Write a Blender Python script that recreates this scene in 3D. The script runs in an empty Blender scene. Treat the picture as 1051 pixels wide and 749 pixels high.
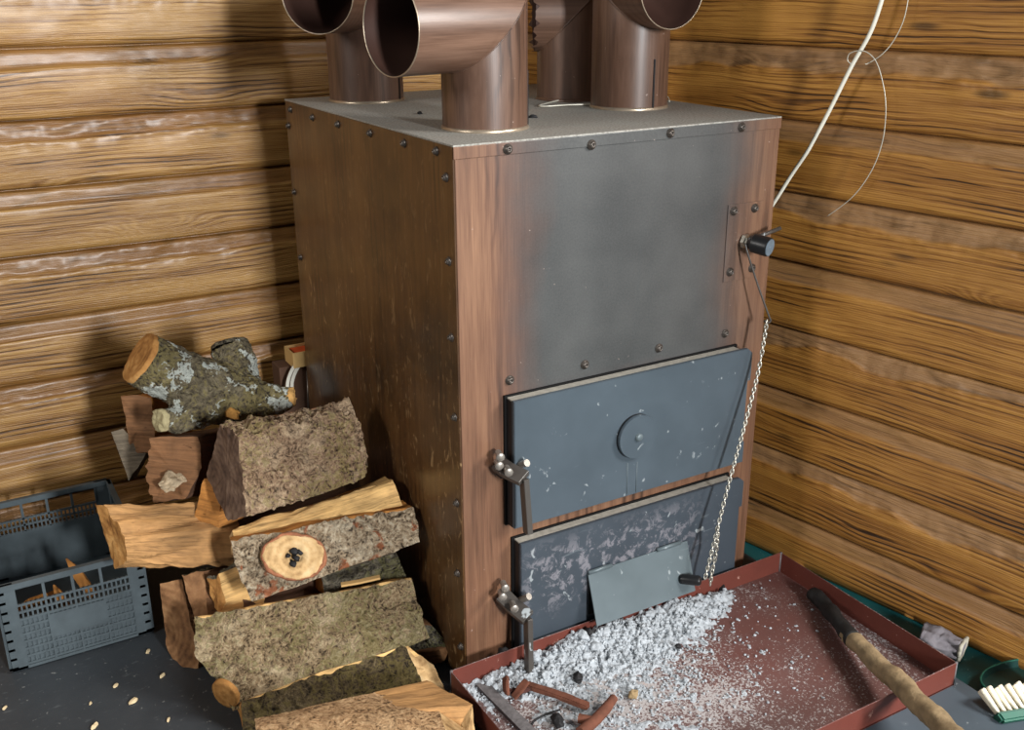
import bpy, bmesh, math, random
from mathutils import Vector, Matrix, noise
import numpy as np
random.seed(7)
S = bpy.context.scene
COL = S.collection
PI = math.pi

# ------------------------------------------------------------------ camera
F_PX, PITCH, ROLL, YAW = 1052.134, 0.356818, -0.005494, 0.525021
CAM = np.array([-0.7958, -1.5694, 1.3665])
fw = np.array([math.sin(YAW)*math.cos(PITCH), math.cos(YAW)*math.cos(PITCH), -math.sin(PITCH)])
_r0 = np.array([math.cos(YAW), -math.sin(YAW), 0.0]); _u0 = np.cross(_r0, fw)
RT = _r0*math.cos(ROLL) + _u0*math.sin(ROLL); UP = np.cross(RT, fw)
cd = bpy.data.cameras.new('camera'); cam = bpy.data.objects.new('camera', cd); COL.objects.link(cam)
cd.sensor_width = 36.0; cd.lens = F_PX/1051*36.0; cd.clip_start = 0.05
M = Matrix(((RT[0], UP[0], -fw[0], CAM[0]), (RT[1], UP[1], -fw[1], CAM[1]), (RT[2], UP[2], -fw[2], CAM[2]), (0, 0, 0, 1)))
cam.matrix_world = M
S.camera = cam

# ------------------------------------------------------------------ light
w = bpy.data.worlds.new('world'); S.world = w; w.use_nodes = True
bg = w.node_tree.nodes['Background']
bg.inputs[0].default_value = (0.80, 0.90, 1.0, 1); bg.inputs[1].default_value = 0.09
def area(name, loc, target, sx, sy, power, col=(1, 1, 1)):
    l = bpy.data.lights.new(name, 'AREA'); l.shape = 'RECTANGLE'; l.size = sx; l.size_y = sy
    l.energy = power; l.color = col
    o = bpy.data.objects.new(name, l); COL.objects.link(o); o.location = loc
    d = Vector(target) - Vector(loc)
    o.rotation_euler = d.to_track_quat('-Z', 'Y').to_euler()
    return o
area('daylight_opening', (2.0, -2.0, 2.3), (0.2, 0.2, 0.3), 0.9, 0.9, 125, (1.0, 0.98, 0.95))
area('daylight_window', (-3.8, -0.5, 2.5), (0.8, 0.0, 0.8), 0.9, 0.9, 62, (1.0, 0.97, 0.92))
area('daylight_doorway', (0.17, -5.5, 1.95), (0.0, 1.0, 0.8), 0.45, 1.0, 385, (0.97, 0.99, 1.0))
S.view_settings.view_transform = 'Standard'; S.view_settings.look = 'None'
S.view_settings.gamma = 1.0; S.view_settings.use_curve_mapping = False
S.view_settings.exposure = 0.0

# ------------------------------------------------------------------ pixel rays used for placing things from image pixels
def ray(x, y):
    return fw + RT*(x-525.5)/F_PX - UP*(y-374.5)/F_PX
def on(n, c, x, y):
    n = np.array(n, float); d = ray(x, y); t = (c - n@CAM)/(n@d); return Vector(CAM + d*t)
def oy(v, x, y): return on((0, 1, 0), v, x, y)
def oz(v, x, y): return on((0, 0, 1), v, x, y)
def ox(v, x, y): return on((1, 0, 0), v, x, y)
def wr(x, y, off=0.0): return on((1, .19, 0), .928 - off, x, y)      # plane of the right wall

# ------------------------------------------------------------------ node helpers
def lin(c):
    return tuple(((v/255)/12.92 if v/255 <= .04045 else ((v/255+.055)/1.055)**2.4) for v in c)
class NT:
    def __init__(s, name):
        s.m = bpy.data.materials.new(name); s.m.use_nodes = True
        s.t = s.m.node_tree; s.n = s.t.nodes; s.b = s.n['Principled BSDF']; s._tc = None
    def new(s, ty, **k):
        n = s.n.new(ty)
        for a, v in k.items(): setattr(n, a, v)
        return n
    def set(s, sock, v):
        if isinstance(v, bpy.types.NodeSocket): s.t.links.new(v, sock)
        elif v is not None: sock.default_value = v
    def tc(s, which='Object'):
        if s._tc is None: s._tc = s.new('ShaderNodeTexCoord')
        return s._tc.outputs[which]
    def vmul(s, v, k, add=(0, 0, 0)):
        a = s.new('ShaderNodeVectorMath', operation='MULTIPLY_ADD')
        s.set(a.inputs[0], v); a.inputs[1].default_value = k; s.set(a.inputs[2], add); return a.outputs[0]
    def noise(s, v, scale=5, detail=4, rough=.5, dist=0.0):
        n = s.new('ShaderNodeTexNoise'); s.set(n.inputs['Vector'], v)
        n.inputs['Scale'].default_value = scale; n.inputs['Detail'].default_value = detail
        n.inputs['Roughness'].default_value = rough; n.inputs['Distortion'].default_value = dist
        return n.outputs[0]
    def voro(s, v, scale=5, feature='F1', rnd=1.0):
        n = s.new('ShaderNodeTexVoronoi', feature=feature); s.set(n.inputs['Vector'], v)
        n.inputs['Scale'].default_value = scale; n.inputs['Randomness'].default_value = rnd
        return n.outputs['Distance']
    def math(s, op, a, b=None, c=None, clamp=False):
        n = s.new('ShaderNodeMath', operation=op, use_clamp=clamp)
        s.set(n.inputs[0], a); s.set(n.inputs[1], b); s.set(n.inputs[2], c); return n.outputs[0]
    def step(s, v, lo, hi):
        n = s.new('ShaderNodeMapRange', interpolation_type='SMOOTHSTEP'); s.set(n.inputs[0], v)
        n.inputs[1].default_value = lo; n.inputs[2].default_value = hi; return n.outputs[0]
    def ramp(s, f, stops):
        n = s.new('ShaderNodeValToRGB'); s.set(n.inputs[0], f); e = n.color_ramp.elements
        while len(e) < len(stops): e.new(.5)
        for i, (p, c) in enumerate(stops): e[i].position = p; e[i].color = (*lin(c), 1)
        return n.outputs[0]
    def mix(s, f, a, b, blend='MIX'):
        n = s.new('ShaderNodeMix', data_type='RGBA', blend_type=blend)
        s.set(n.inputs[0], f)
        for i, v in ((6, a), (7, b)):
            s.set(n.inputs[i], (*lin(v), 1) if isinstance(v, tuple) and len(v) == 3 else v)
        return n.outputs[2]
    def sep(s, v):
        n = s.new('ShaderNodeSeparateXYZ'); s.set(n.inputs[0], v); return n.outputs
    def comb(s, x, y, z):
        n = s.new('ShaderNodeCombineXYZ'); s.set(n.inputs[0], x); s.set(n.inputs[1], y); s.set(n.inputs[2], z); return n.outputs[0]
    def bump(s, h, strength=.5, dist=.01):
        n = s.new('ShaderNodeBump'); s.set(n.inputs['Height'], h)
        n.inputs['Strength'].default_value = strength; n.inputs['Distance'].default_value = dist
        s.t.links.new(n.outputs[0], s.b.inputs['Normal'])
    def out(s, col, rough=.6, metal=0.0, spec=.5, coat=0.0, coatr=.1):
        s.set(s.b.inputs['Base Color'], (*lin(col), 1) if isinstance(col, tuple) else col)
        s.set(s.b.inputs['Roughness'], rough); s.set(s.b.inputs['Metallic'], metal)
        s.set(s.b.inputs['Specular IOR Level'], spec); s.set(s.b.inputs['Coat Weight'], coat)
        s.b.inputs['Coat Roughness'].default_value = coatr
        return s.m

def m_wall(name, dark, mid, light, bevc, seed, rough=.42, coat=.4):
    k = NT(name); o = k.sep(k.tc())
    course = k.math('FLOOR', k.math('DIVIDE', k.math('SUBTRACT', o[2], .12), .159))
    off = k.comb(k.math('MULTIPLY', course, 3.71), seed, k.math('MULTIPLY', course, 1.9))
    v = k.new('ShaderNodeVectorMath', operation='ADD'); k.set(v.inputs[0], k.tc()); k.set(v.inputs[1], off)
    P = v.outputs[0]
    warp = k.noise(k.vmul(P, (1.5, 0, 5)), 1, 4, .5, .3)
    eye = k.math('MULTIPLY', k.step(k.voro(k.vmul(P, (1.5, 0, 7)), 1), .30, .0), .55)
    t = k.math('MULTIPLY_ADD', o[2], 520, k.math('MULTIPLY', k.math('ADD', warp, eye), 34))
    ring = k.math('POWER', k.math('MULTIPLY_ADD', k.math('SINE', t), .5, .5), 2.2)
    t2 = k.math('MULTIPLY_ADD', o[2], 1350, k.math('MULTIPLY', k.math('ADD', warp, eye), 88))
    ring2 = k.math('MULTIPLY_ADD', k.math('SINE', t2), .5, .5)
    fine = k.noise(k.vmul(P, (3.2, 0, 300)), 1, 4, .65)
    mid_ = k.noise(k.vmul(P, (1.3, 0, 40)), 1, 5, .62, .25)
    amp = k.step(k.noise(k.vmul(P, (3, 0, 17), (4, 0, 1)), 1, 3, .55), .38, .66)
    line = k.math('MULTIPLY', ring, amp)
    g = k.math('SUBTRACT', k.math('MULTIPLY_ADD', fine, .5, k.math('MULTIPLY', mid_, .75)), k.math('MULTIPLY_ADD', line, .29, k.math('MULTIPLY', ring2, .09)))
    big = k.noise(k.vmul(P, (1.3, 0, 8)), 1, 3, .6)
    g2 = k.math('MULTIPLY_ADD', big, .35, g)
    col = k.ramp(g2, [(.46, dark), (.63, mid), (.88, light)])
    at = k.new('ShaderNodeAttribute', attribute_name='bev')
    bf = k.math('MULTIPLY', at.outputs['Fac'], k.math('MULTIPLY_ADD', fine, .6, .45), clamp=True)
    bvc = k.mix(k.step(k.noise(k.vmul(P, (7, 0, 30)), 1, 4, .6, 1.2), .45, .75), bevc, tuple(int(c*.66) for c in bevc))
    col = k.mix(bf, col, bvc)
    knot = k.step(k.voro(k.vmul(P, (2.1, 0, 8), (5, 0, 2)), 1), .10, .03)
    col = k.mix(k.math('MULTIPLY', knot, .7), col, tuple(int(c*.7) for c in dark))
    k.bump(g, .85, .0045)
    return k.out(col, k.math('MULTIPLY_ADD', g, -.16, rough+.1), 0, .5, coat, .28)

def m_walnut(name, dark, mid, light, rough=.38, mode=None, coat=.2):
    """printed walnut film; mode 'front' carries a heat stain, 'side' pale scratches, 'top' dust"""
    k = NT(name); o = k.sep(k.tc())
    xy = k.math('ADD', o[0], k.math('MULTIPLY', o[1], 1.13))
    V = k.comb(xy, 0.0, o[2]) if mode != 'pipeh' else k.comb(o[2], 0.0, xy)
    warp = k.noise(k.vmul(V, (5, 1, 1.5)), 1, 4, .55, .4)
    t = k.math('MULTIPLY_ADD', xy, 260, k.math('MULTIPLY', warp, 34))
    ring = k.math('POWER', k.math('MULTIPLY_ADD', k.math('SINE', t), .5, .5), 3)
    amp = k.step(k.noise(k.vmul(V, (8, 1, 2)), 1, 2, .5), .45, .7)
    fine = k.noise(k.vmul(V, (420, 1, 9)), 1, 4, .65)
    mid_ = k.noise(k.vmul(V, (60, 1, 3)), 1, 4, .6, .2)
    big = k.noise(k.vmul(V, (9, 1, 1.1)), 1, 3, .6)
    g = k.math('SUBTRACT', k.math('ADD', k.math('MULTIPLY', mid_, .45), k.math('ADD', k.math('MULTIPLY', fine, .35), k.math('MULTIPLY', big, .4))), k.math('MULTIPLY', k.math('MULTIPLY', ring, amp), .22))
    col = k.ramp(g, [(.38, dark), (.57, mid), (.78, light)])
    r = rough
    if mode == 'front':
        n = k.noise(k.tc(), 3.2, 4, .55)
        nx = k.math('MULTIPLY_ADD', n, .2, k.math('SUBTRACT', o[0], .10))
        nz = k.math('MULTIPLY_ADD', k.noise(k.vmul(k.tc(), (1, 1, 1), (4, 2, 1)), 3.0, 4, .55), .14, k.math('SUBTRACT', o[2], .07))
        mk = k.math('MULTIPLY', k.math('MULTIPLY', k.step(nx, .06, .22), k.step(nx, .78, .55)),
                    k.math('MULTIPLY', k.step(nz, .54, .64), k.step(nz, 1.45, 1.15)))
        halo = k.math('MULTIPLY', k.math('MULTIPLY', k.step(nx, .03, .16), k.step(nx, .72, .56)), k.step(nz, .53, .56))
        fl = k.noise(k.tc(), 260, 3, .7)
        gr = k.ramp(k.math('MULTIPLY_ADD', fl, .35, k.math('MULTIPLY', k.noise(k.tc(), 5, 3, .5), .6)), [(.3, (46, 49, 50)), (.7, (86, 87, 86))])
        col = k.mix(k.math('MULTIPLY', halo, .5), col, (84, 58, 54))
        col = k.mix(k.math('MULTIPLY', mk, .97), col, gr)
    if mode in ('front', 'pipe'):
        sp = k.step(k.noise(k.tc(), 95, 2, .5), .74, .78)
        col = k.mix(k.math('MULTIPLY', sp, .45), col, (190, 170, 160))
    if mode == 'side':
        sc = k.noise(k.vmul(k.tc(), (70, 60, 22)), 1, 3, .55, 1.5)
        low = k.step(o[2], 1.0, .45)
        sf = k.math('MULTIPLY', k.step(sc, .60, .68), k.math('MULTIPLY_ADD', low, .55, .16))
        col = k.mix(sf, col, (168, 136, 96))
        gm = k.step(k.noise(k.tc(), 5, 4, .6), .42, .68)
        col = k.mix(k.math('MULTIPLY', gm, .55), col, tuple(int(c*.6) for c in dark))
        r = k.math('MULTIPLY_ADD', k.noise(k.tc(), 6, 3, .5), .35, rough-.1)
    if mode == 'top':
        du = k.math('MULTIPLY_ADD', k.noise(k.tc(), 9, 5, .65), .4, .70, clamp=True)
        sp = k.noise(k.tc(), 220, 2, .6)
        col = k.mix(du, col, k.ramp(sp, [(.35, (124, 124, 118)), (.65, (168, 168, 160))])); r = .75
    k.bump(fine, .12, .001)
    return k.out(col, r, 0, .5, coat, .2)

def m_plain(name, col, rough=.5, metal=0.0, spec=.5, var=.12, scale=30, bump=.0, coat=0.0):
    k = NT(name); n = k.noise(k.tc(), scale, 4, .6)
    c = k.mix(n, tuple(max(0, int(v*(1-var))) for v in col), tuple(min(255, int(v*(1+var))) for v in col))
    if bump: k.bump(n, bump, .004)
    return k.out(c, k.math('MULTIPLY_ADD', n, .15, rough-.07), metal, spec, coat)

def m_steel(name, base, rough=.42, scr=.5, burn=False):
    """painted dark steel with pale scuffs and chips"""
    k = NT(name)
    n = k.noise(k.tc(), 7, 4, .6)
    col = k.mix(n, tuple(int(c*.88) for c in base), tuple(int(c*1.14) for c in base))
    s1 = k.step(k.noise(k.vmul(k.tc(), (1, 1, .8)), 38, 3, .6, .6), .66, .72)
    s2 = k.step(k.noise(k.vmul(k.tc(), (9, 9, 70)), 1, 3, .6), .68, .76)
    col = k.mix(k.math('MULTIPLY', s1, scr), col, (175, 182, 184))
    col = k.mix(k.math('MULTIPLY', s2, scr*.35), col, (150, 160, 165))
    if burn:
        o = k.sep(k.tc())
        area_ = k.math('MULTIPLY', k.step(o[0], .07, .17), k.step(o[0], .62, .50))
        pt = k.step(k.noise(k.tc(), 42, 6, .75, .6), .50, .60)
        top = k.math('MULTIPLY', k.step(o[2], .11, .20), k.step(o[2], .33, .25))
        f = k.math('MULTIPLY', k.math('MULTIPLY', area_, top), k.math('MULTIPLY', pt, .55))
        col = k.mix(f, col, (150, 146, 152))
    k.bump(n, .08, .004)
    return k.out(col, k.math('MULTIPLY_ADD', n, .25, rough-.12), .15, .5)

def m_bark(name, c1, c2, c3, moss=0.0, mossc=(98, 96, 38), lich=0.0, sx=30, sy=55, warm=0.0, bstr=1.0, lichc=(196, 206, 200)):
    k = NT(name)
    P = k.tc()
    a = k.noise(P, 48, 6, .75, 1.2)
    wp = k.new('ShaderNodeVectorMath', operation='MULTIPLY_ADD'); nn = k.new('ShaderNodeTexNoise'); k.set(nn.inputs['Vector'], P); nn.inputs['Scale'].default_value = 30; nn.inputs['Detail'].default_value = 4
    k.set(wp.inputs[0], nn.outputs['Color']); wp.inputs[1].default_value = (.05, .05, .05); k.set(wp.inputs[2], P)
    b = k.voro(wp.outputs[0], 115)
    fine = k.noise(P, 260, 4, .7)
    h = k.math('ADD', k.math('MULTIPLY', a, .75), k.math('ADD', k.math('MULTIPLY', b, .28), k.math('MULTIPLY', fine, .22)))
    col = k.ramp(h, [(.46, c1), (.64, c2), (.86, c3)])
    pale = k.step(k.noise(k.vmul(P, (1, 1, 1), (2, 8, 3)), 16, 5, .65, .6), .50, .68)
    col = k.mix(k.math('MULTIPLY', pale, .45), col, c3)
    if warm:
        wv = k.step(k.noise(P, 19, 4, .6, .5), .57, .63)
        col = k.mix(k.math('MULTIPLY', wv, warm), col, (158, 92, 58))
    if moss:
        mm = k.step(k.math('MULTIPLY_ADD', b, .35, k.math('MULTIPLY', k.noise(P, 9, 5, .7), .8)), .60-.10*moss, .68-.10*moss)
        col = k.mix(k.math('MULTIPLY', mm, .5), col, mossc)
    if lich:
        ll = k.step(k.math('MULTIPLY_ADD', b, .16, k.math('MULTIPLY', k.noise(k.vmul(P, (1, 1, 1), (3, 1, 7)), 17, 4, .6), .9)), .605, .63)
        col = k.mix(k.math('MULTIPLY', ll, lich), col, lichc)
    crack = k.step(h, .56, .47)
    col = k.mix(k.math('MULTIPLY', crack, .45), col, tuple(int(c*.55) for c in c1))
    k.bump(h, bstr, .02)
    return k.out(col, .92, 0, .2)

def m_split(name, dark, mid, light, rough=.75, check=.5):
    k = NT(name); uv = k.tc('UV')
    g = k.noise(k.vmul(uv, (7, 150, 1)), 1, 5, .65, .3)
    b = k.noise(k.vmul(uv, (9, 22, 1)), 1, 4, .6, .8)
    f = k.math('MULTIPLY_ADD', g, .55, k.math('MULTIPLY', b, .5))
    col = k.ramp(f, [(.34, dark), (.52, mid), (.72, light)])
    ck = k.step(k.noise(k.vmul(uv, (16, 60, 1), (3, 7, 0)), 1, 4, .6, 1.5), .66, .72)
    col = k.mix(k.math('MULTIPLY', ck, check), col, tuple(int(c*.45) for c in dark))
    st = k.step(k.noise(k.tc(), 11, 4, .6), .52, .72)
    col = k.mix(k.math('MULTIPLY', st, .35), col, tuple(int(c*.8) for c in dark))
    k.bump(k.math('SUBTRACT', f, k.math('MULTIPLY', ck, .3)), .9, .008)
    return k.out(col, rough, 0, .3)

def m_cut(name, dark, mid, light):
    """sawn end grain: rings about the pith"""
    k = NT(name); uv = k.tc('UV')
    ln = k.new('ShaderNodeVectorMath', operation='LENGTH'); k.set(ln.inputs[0], uv)
    n = k.noise(k.tc(), 30, 4, .6)
    r = k.math('MULTIPLY_ADD', ln.outputs['Value'], 420, k.math('MULTIPLY', n, 5))
    s = k.math('MULTIPLY_ADD', k.math('SINE', r), .5, .5)
    f = k.math('ADD', k.math('MULTIPLY', s, .09), k.math('MULTIPLY', n, .91))
    col = k.ramp(f, [(.28, dark), (.5, mid), (.74, light)])
    k.bump(k.noise(k.tc(), 140, 4, .7), .5, .004)
    return k.out(col, .8, 0, .25)

# ------------------------------------------------------------------ mesh helpers
def wloc(o):
    v = Vector((0, 0, 0))
    while o is not None: v += o.location; o = o.parent
    return v
def link_bm(name, bm, mats, parent=None, smooth=True, origin=None, ang=None):
    if not isinstance(mats, (list, tuple)): mats = [mats]
    me = bpy.data.meshes.new(name)
    if parent is not None: off = wloc(parent)
    elif origin is not None: off = Vector(origin)
    else:
        cs = [v.co for v in bm.verts]
        off = Vector((sum(c.x for c in cs)/len(cs), sum(c.y for c in cs)/len(cs), min(c.z for c in cs)))
    for v in bm.verts: v.co -= off
    if ang is not None:
        for e in bm.edges:
            if len(e.link_faces) == 2 and e.calc_face_angle(0) > ang: e.smooth = False
    for f in bm.faces: f.smooth = smooth
    bm.to_mesh(me); bm.free()
    for m in mats: me.materials.append(m)
    o = bpy.data.objects.new(name, me); COL.objects.link(o)
    if parent is not None: o.parent = parent
    else: o.location = off
    return o
def tag(o, label=None, cat=None, group=None, kind=None):
    if label: o['label'] = label
    if cat: o['category'] = cat
    if group: o['group'] = group
    if kind: o['kind'] = kind
    return o
def thing(name, label, cat, loc=(0, 0, 0), group=None):
    o = bpy.data.objects.new(name, None); COL.objects.link(o); o.location = loc; o.empty_display_size = .05
    return tag(o, label, cat, group)
def frame_of(d, up=(0, 0, 1)):
    d = Vector(d).normalized(); up = Vector(up)
    if abs(d.dot(up)) > .98: up = Vector((0, 1, 0))
    a = d.cross(up).normalized(); return a, a.cross(d).normalized()
def add_box(bm, lo, hi, bev=0.0, seg=2):
    r = bmesh.ops.create_cube(bm, size=1.0); vs = r['verts']
    for v in vs:
        v.co = Vector([lo[i] + (v.co[i]+.5)*(hi[i]-lo[i]) for i in range(3)])
    if bev:
        es = list({e for v in vs for e in v.link_edges})
        bmesh.ops.bevel(bm, geom=es, offset=bev, segments=seg, affect='EDGES', profile=.5)
def add_obox(bm, c, ax, ay, az, hx, hy, hz, bev=0.0, seg=2):
    r = bmesh.ops.create_cube(bm, size=1.0); vs = r['verts']; c = Vector(c)
    ax, ay, az = [Vector(a).normalized() for a in (ax, ay, az)]
    for v in vs: v.co = c + ax*(v.co.x*2*hx) + ay*(v.co.y*2*hy) + az*(v.co.z*2*hz)
    if bev:
        es = list({e for v in vs for e in v.link_edges})
        bmesh.ops.bevel(bm, geom=es, offset=bev, segments=seg, affect='EDGES')
def add_tube(bm, pts, r, n=12, cap=True, closed=False, flat=None, up=(0, 0, 1)):
    """tube along pts; r number or list; flat=(w,t) makes a rectangular bar"""
    pts = [Vector(p) for p in pts]; N = len(pts); rs = r if isinstance(r, (list, tuple)) else [r]*N
    rings = []; pa = None
    for i, p in enumerate(pts):
        if closed: d = pts[(i+1) % N] - pts[i-1]
        else: d = pts[min(i+1, N-1)] - pts[max(i-1, 0)]
        d.normalize()
        if pa is None: a, b = frame_of(d, up)
        else:
            a = (pa - d*pa.dot(d)); a = a.normalized() if a.length > 1e-6 else frame_of(d, up)[0]
            b = a.cross(d).normalized()
        pa = a
        if flat:
            wv, tv = flat; q = [(-wv, -tv), (wv, -tv), (wv, tv), (-wv, tv)]
            rings.append([bm.verts.new(p + a*x + b*y) for x, y in q])
        else:
            rings.append([bm.verts.new(p + (a*math.cos(2*PI*j/n) + b*math.sin(2*PI*j/n))*rs[i]) for j in range(n)])
    L = len(rings[0]); fs = []
    for i in range(N if closed else N-1):
        A, B = rings[i], rings[(i+1) % N]
        for j in range(L): fs.append(bm.faces.new((A[j], A[(j+1) % L], B[(j+1) % L], B[j])))
    if cap and not closed:
        fs.append(bm.faces.new(rings[0][::-1])); fs.append(bm.faces.new(rings[-1]))
    bmesh.ops.recalc_face_normals(bm, faces=fs)
    return rings
def add_lathe(bm, prof, c, axis, n=24):
    """prof: list of (along axis, radius)"""
    c = Vector(c); d = Vector(axis).normalized(); a, b = frame_of(d)
    rings = []
    for s, r in prof:
        if r < 1e-6: rings.append([bm.verts.new(c + d*s)])
        else: rings.append([bm.verts.new(c + d*s + (a*math.cos(2*PI*j/n) + b*math.sin(2*PI*j/n))*r) for j in range(n)])
    fs = []
    for A, B in zip(rings, rings[1:]):
        for j in range(n):
            k = (j+1) % n
            if len(A) == 1 and len(B) == 1: continue
            if len(A) == 1: fs.append(bm.faces.new((A[0], B[k], B[j])))
            elif len(B) == 1: fs.append(bm.faces.new((A[j], A[k], B[0])))
            else: fs.append(bm.faces.new((A[j], A[k], B[k], B[j])))
    bmesh.ops.recalc_face_normals(bm, faces=fs)
def add_prism(bm, poly, d):
    """poly: list of points, extruded by d"""
    A = [bm.verts.new(Vector(p)) for p in poly]; B = [bm.verts.new(Vector(p)+Vector(d)) for p in poly]
    n = len(A); fs = [bm.faces.new(A), bm.faces.new(B[::-1])]
    for i in range(n): fs.append(bm.faces.new((A[i], B[i], B[(i+1) % n], A[(i+1) % n])))
    bmesh.ops.recalc_face_normals(bm, faces=fs)
def smooth_path(pts, k=8):
    pts = [Vector(p) for p in pts]; out = []
    for i in range(len(pts)-1):
        p0 = pts[max(i-1, 0)]; p1 = pts[i]; p2 = pts[i+1]; p3 = pts[min(i+2, len(pts)-1)]
        for j in range(k):
            t = j/k
            out.append(.5*((2*p1)+(p2-p0)*t+(2*p0-5*p1+4*p2-p3)*t*t+(-p0+3*p1-3*p2+p3)*t**3))
    out.append(pts[-1]); return out
def fbm(p, s, o=4):
    return noise.fractal(Vector(p)*s, 1.0, 2.0, o)

# ------------------------------------------------------------------ materials
MW_BACK = m_wall('wood_wall_back', (58, 35, 14), (134, 92, 42), (180, 138, 78), (130, 88, 44), 2.0, .42, .28)
MW_RIGHT = m_wall('wood_wall_right', (52, 30, 10), (142, 92, 36), (188, 134, 62), (156, 120, 84), 9.0, .45, .15)
M_FLOOR = NT('floor_teal'); 
def _floor():
    k = M_FLOOR; n = k.noise(k.tc(), 6, 5, .65); f = k.noise(k.tc(), 120, 3, .6)
    col = k.mix(n, (18, 66, 68), (34, 104, 104)); col = k.mix(k.step(f, .68, .74), col, (120, 160, 160))
    k.bump(f, .15, .002); return k.out(col, .55, 0, .4)
M_FLOOR = _floor()
def _sheet():
    k = NT('floor_sheet_grey'); n = k.noise(k.tc(), 5, 5, .65); f = k.noise(k.tc(), 75, 3, .6); f2 = k.noise(k.vmul(k.tc(), (30, 90, 1)), 1, 3, .6)
    col = k.mix(n, (42, 46, 50), (66, 70, 74))
    col = k.mix(k.math('MULTIPLY', k.step(f, .66, .72), .6), col, (140, 140, 136))
    col = k.mix(k.math('MULTIPLY', k.step(f2, .62, .72), .25), col, (120, 124, 126))
    k.bump(f, .2, .003); return k.out(col, k.math('MULTIPLY_ADD', n, .25, .42), 0, .45)
M_SHEET = _sheet()
M_SLAB = m_steel('slab_grey', (72, 82, 90), .5, .4)
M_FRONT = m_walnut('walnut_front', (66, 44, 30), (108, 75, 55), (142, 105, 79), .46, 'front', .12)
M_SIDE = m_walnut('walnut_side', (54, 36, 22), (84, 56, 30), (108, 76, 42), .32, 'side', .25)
M_TOP = m_walnut('walnut_dusty', (96, 66, 50), (140, 100, 80), (170, 130, 105), .6, 'top', 0)
M_EDGE = m_walnut('walnut_edge', (66, 44, 30), (108, 75, 55), (142, 105, 79), .42, 'pipe', .1)
M_PIPE = m_walnut('walnut_pipe', (58, 40, 31), (90, 65, 51), (120, 92, 76), .40, 'pipe', .15)
M_PIPEH = m_walnut('walnut_elbow', (58, 40, 31), (90, 65, 51), (120, 92, 76), .40, 'pipeh', .15)
M_PIPEIN = m_plain('pipe_inner', (70, 48, 40), .5, 0, .4, .15, 12)
M_PIPERAW = m_plain('pipe_rim', (176, 160, 140), .35, .7, .5, .1, 60)
M_DOOR = m_steel('door_steel', (70, 80, 88), .46, .55)
M_DOORB = m_steel('door_steel_scorched', (60, 68, 76), .46, .6, True)
M_FLAP = m_steel('flap_steel', (88, 99, 103), .44, .55)
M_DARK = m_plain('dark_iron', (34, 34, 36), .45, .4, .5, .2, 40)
M_BLACK = m_plain('gap_shade', (12, 11, 11), .8, 0, .2, .1, 40)  # near-black paints the shade in the door and flap gaps
M_LITEDGE = m_plain('door_edge_lit', (150, 146, 136), .7, 0, .3, .2, 90, .3)  # pale tone paints the light caught by the doors' top edges
M_BOLT = m_plain('bolt_steel', (84, 78, 72), .34, .6, .5, .25, 80)
M_LATCH = m_plain('latch_bolt', (140, 134, 126), .35, .6, .5, .25, 80)
M_BRIGHT = m_plain('bright_steel', (196, 192, 180), .32, .8, .5, .15, 60)
M_WORN = m_steel('worn_steel', (72, 68, 64), .36, .9)
M_KNOB = m_plain('black_plastic', (22, 22, 23), .38, 0, .5, .1, 30)
M_DISC = m_plain('knob_disc', (112, 128, 140), .35, .3, .5, .1, 60)
M_TRAY = None
def _tray():
    k = NT('red_oxide_paint'); n = k.noise(k.tc(), 9, 5, .65); f = k.noise(k.tc(), 190, 4, .7)
    g = k.noise(k.tc(), 3.5, 4, .6)
    col = k.mix(n, (84, 42, 34), (112, 54, 42))
    geo = k.new('ShaderNodeNewGeometry'); nz = k.sep(geo.outputs['Normal'])[2]
    flat = k.step(nz, .6, .9)
    du = k.math('MULTIPLY', flat, k.math('MULTIPLY_ADD', g, 1.15, k.math('MULTIPLY', k.step(k.sep(k.tc())[0], .25, -.35), .5)), clamp=True)
    col = k.mix(du, col, (100, 78, 75))
    o = k.sep(k.tc())
    dx = k.math('DIVIDE', k.math('ADD', o[0], .12), .34); dy = k.math('DIVIDE', k.math('SUBTRACT', o[1], .06), .20)
    near = k.math('SUBTRACT', 1.0, k.math('ADD', k.math('MULTIPLY', dx, dx), k.math('MULTIPLY', dy, dy)), clamp=True)
    sp = k.step(k.math('ADD', k.math('MULTIPLY_ADD', f, .7, k.math('MULTIPLY', g, .35)), k.math('MULTIPLY', near, .13)), .59, .64)
    col = k.mix(k.math('MULTIPLY', k.math('MULTIPLY', sp, flat), .75), col, (186, 182, 180))
    chip = k.step(k.noise(k.tc(), 48, 4, .7), .66, .70)
    col = k.mix(k.math('MULTIPLY', chip, .6), col, (180, 140, 126))
    k.bump(f, .15, .002); return k.out(col, .55, 0, .4)
M_TRAY = _tray()
M_ASH = m_plain('ash', (152, 156, 160), .95, 0, .1, .38, 90, .9)
M_ASHD = m_plain('ash_grey', (98, 94, 94), .95, 0, .1, .3, 90, .5)
M_CHAR = m_plain('charcoal', (20, 19, 20), .7, 0, .4, .5, 60, .8)
M_RUST = m_plain('rust_iron', (98, 60, 46), .85, .1, .3, .35, 45, .6)
M_RUSTD = m_plain('rust_iron_dark', (78, 50, 44), .8, .2, .3, .35, 45, .6)
M_CLINK = m_plain('clinker_tan', (146, 124, 92), .9, 0, .2, .3, 60, .6)
M_CABLE = m_plain('cable_white', (226, 222, 206), .45, 0, .5, .04, 40)
M_WIRE = m_plain('wire_pale', (205, 200, 186), .4, .3, .5, .05, 60)
M_CRATE = m_plain('crate_plastic', (70, 79, 83), .48, 0, .5, .22, 22, .05)
M_CLOTH = m_plain('grey_cloth', (140, 134, 138), .95, 0, .1, .14, 70, .5)
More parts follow.
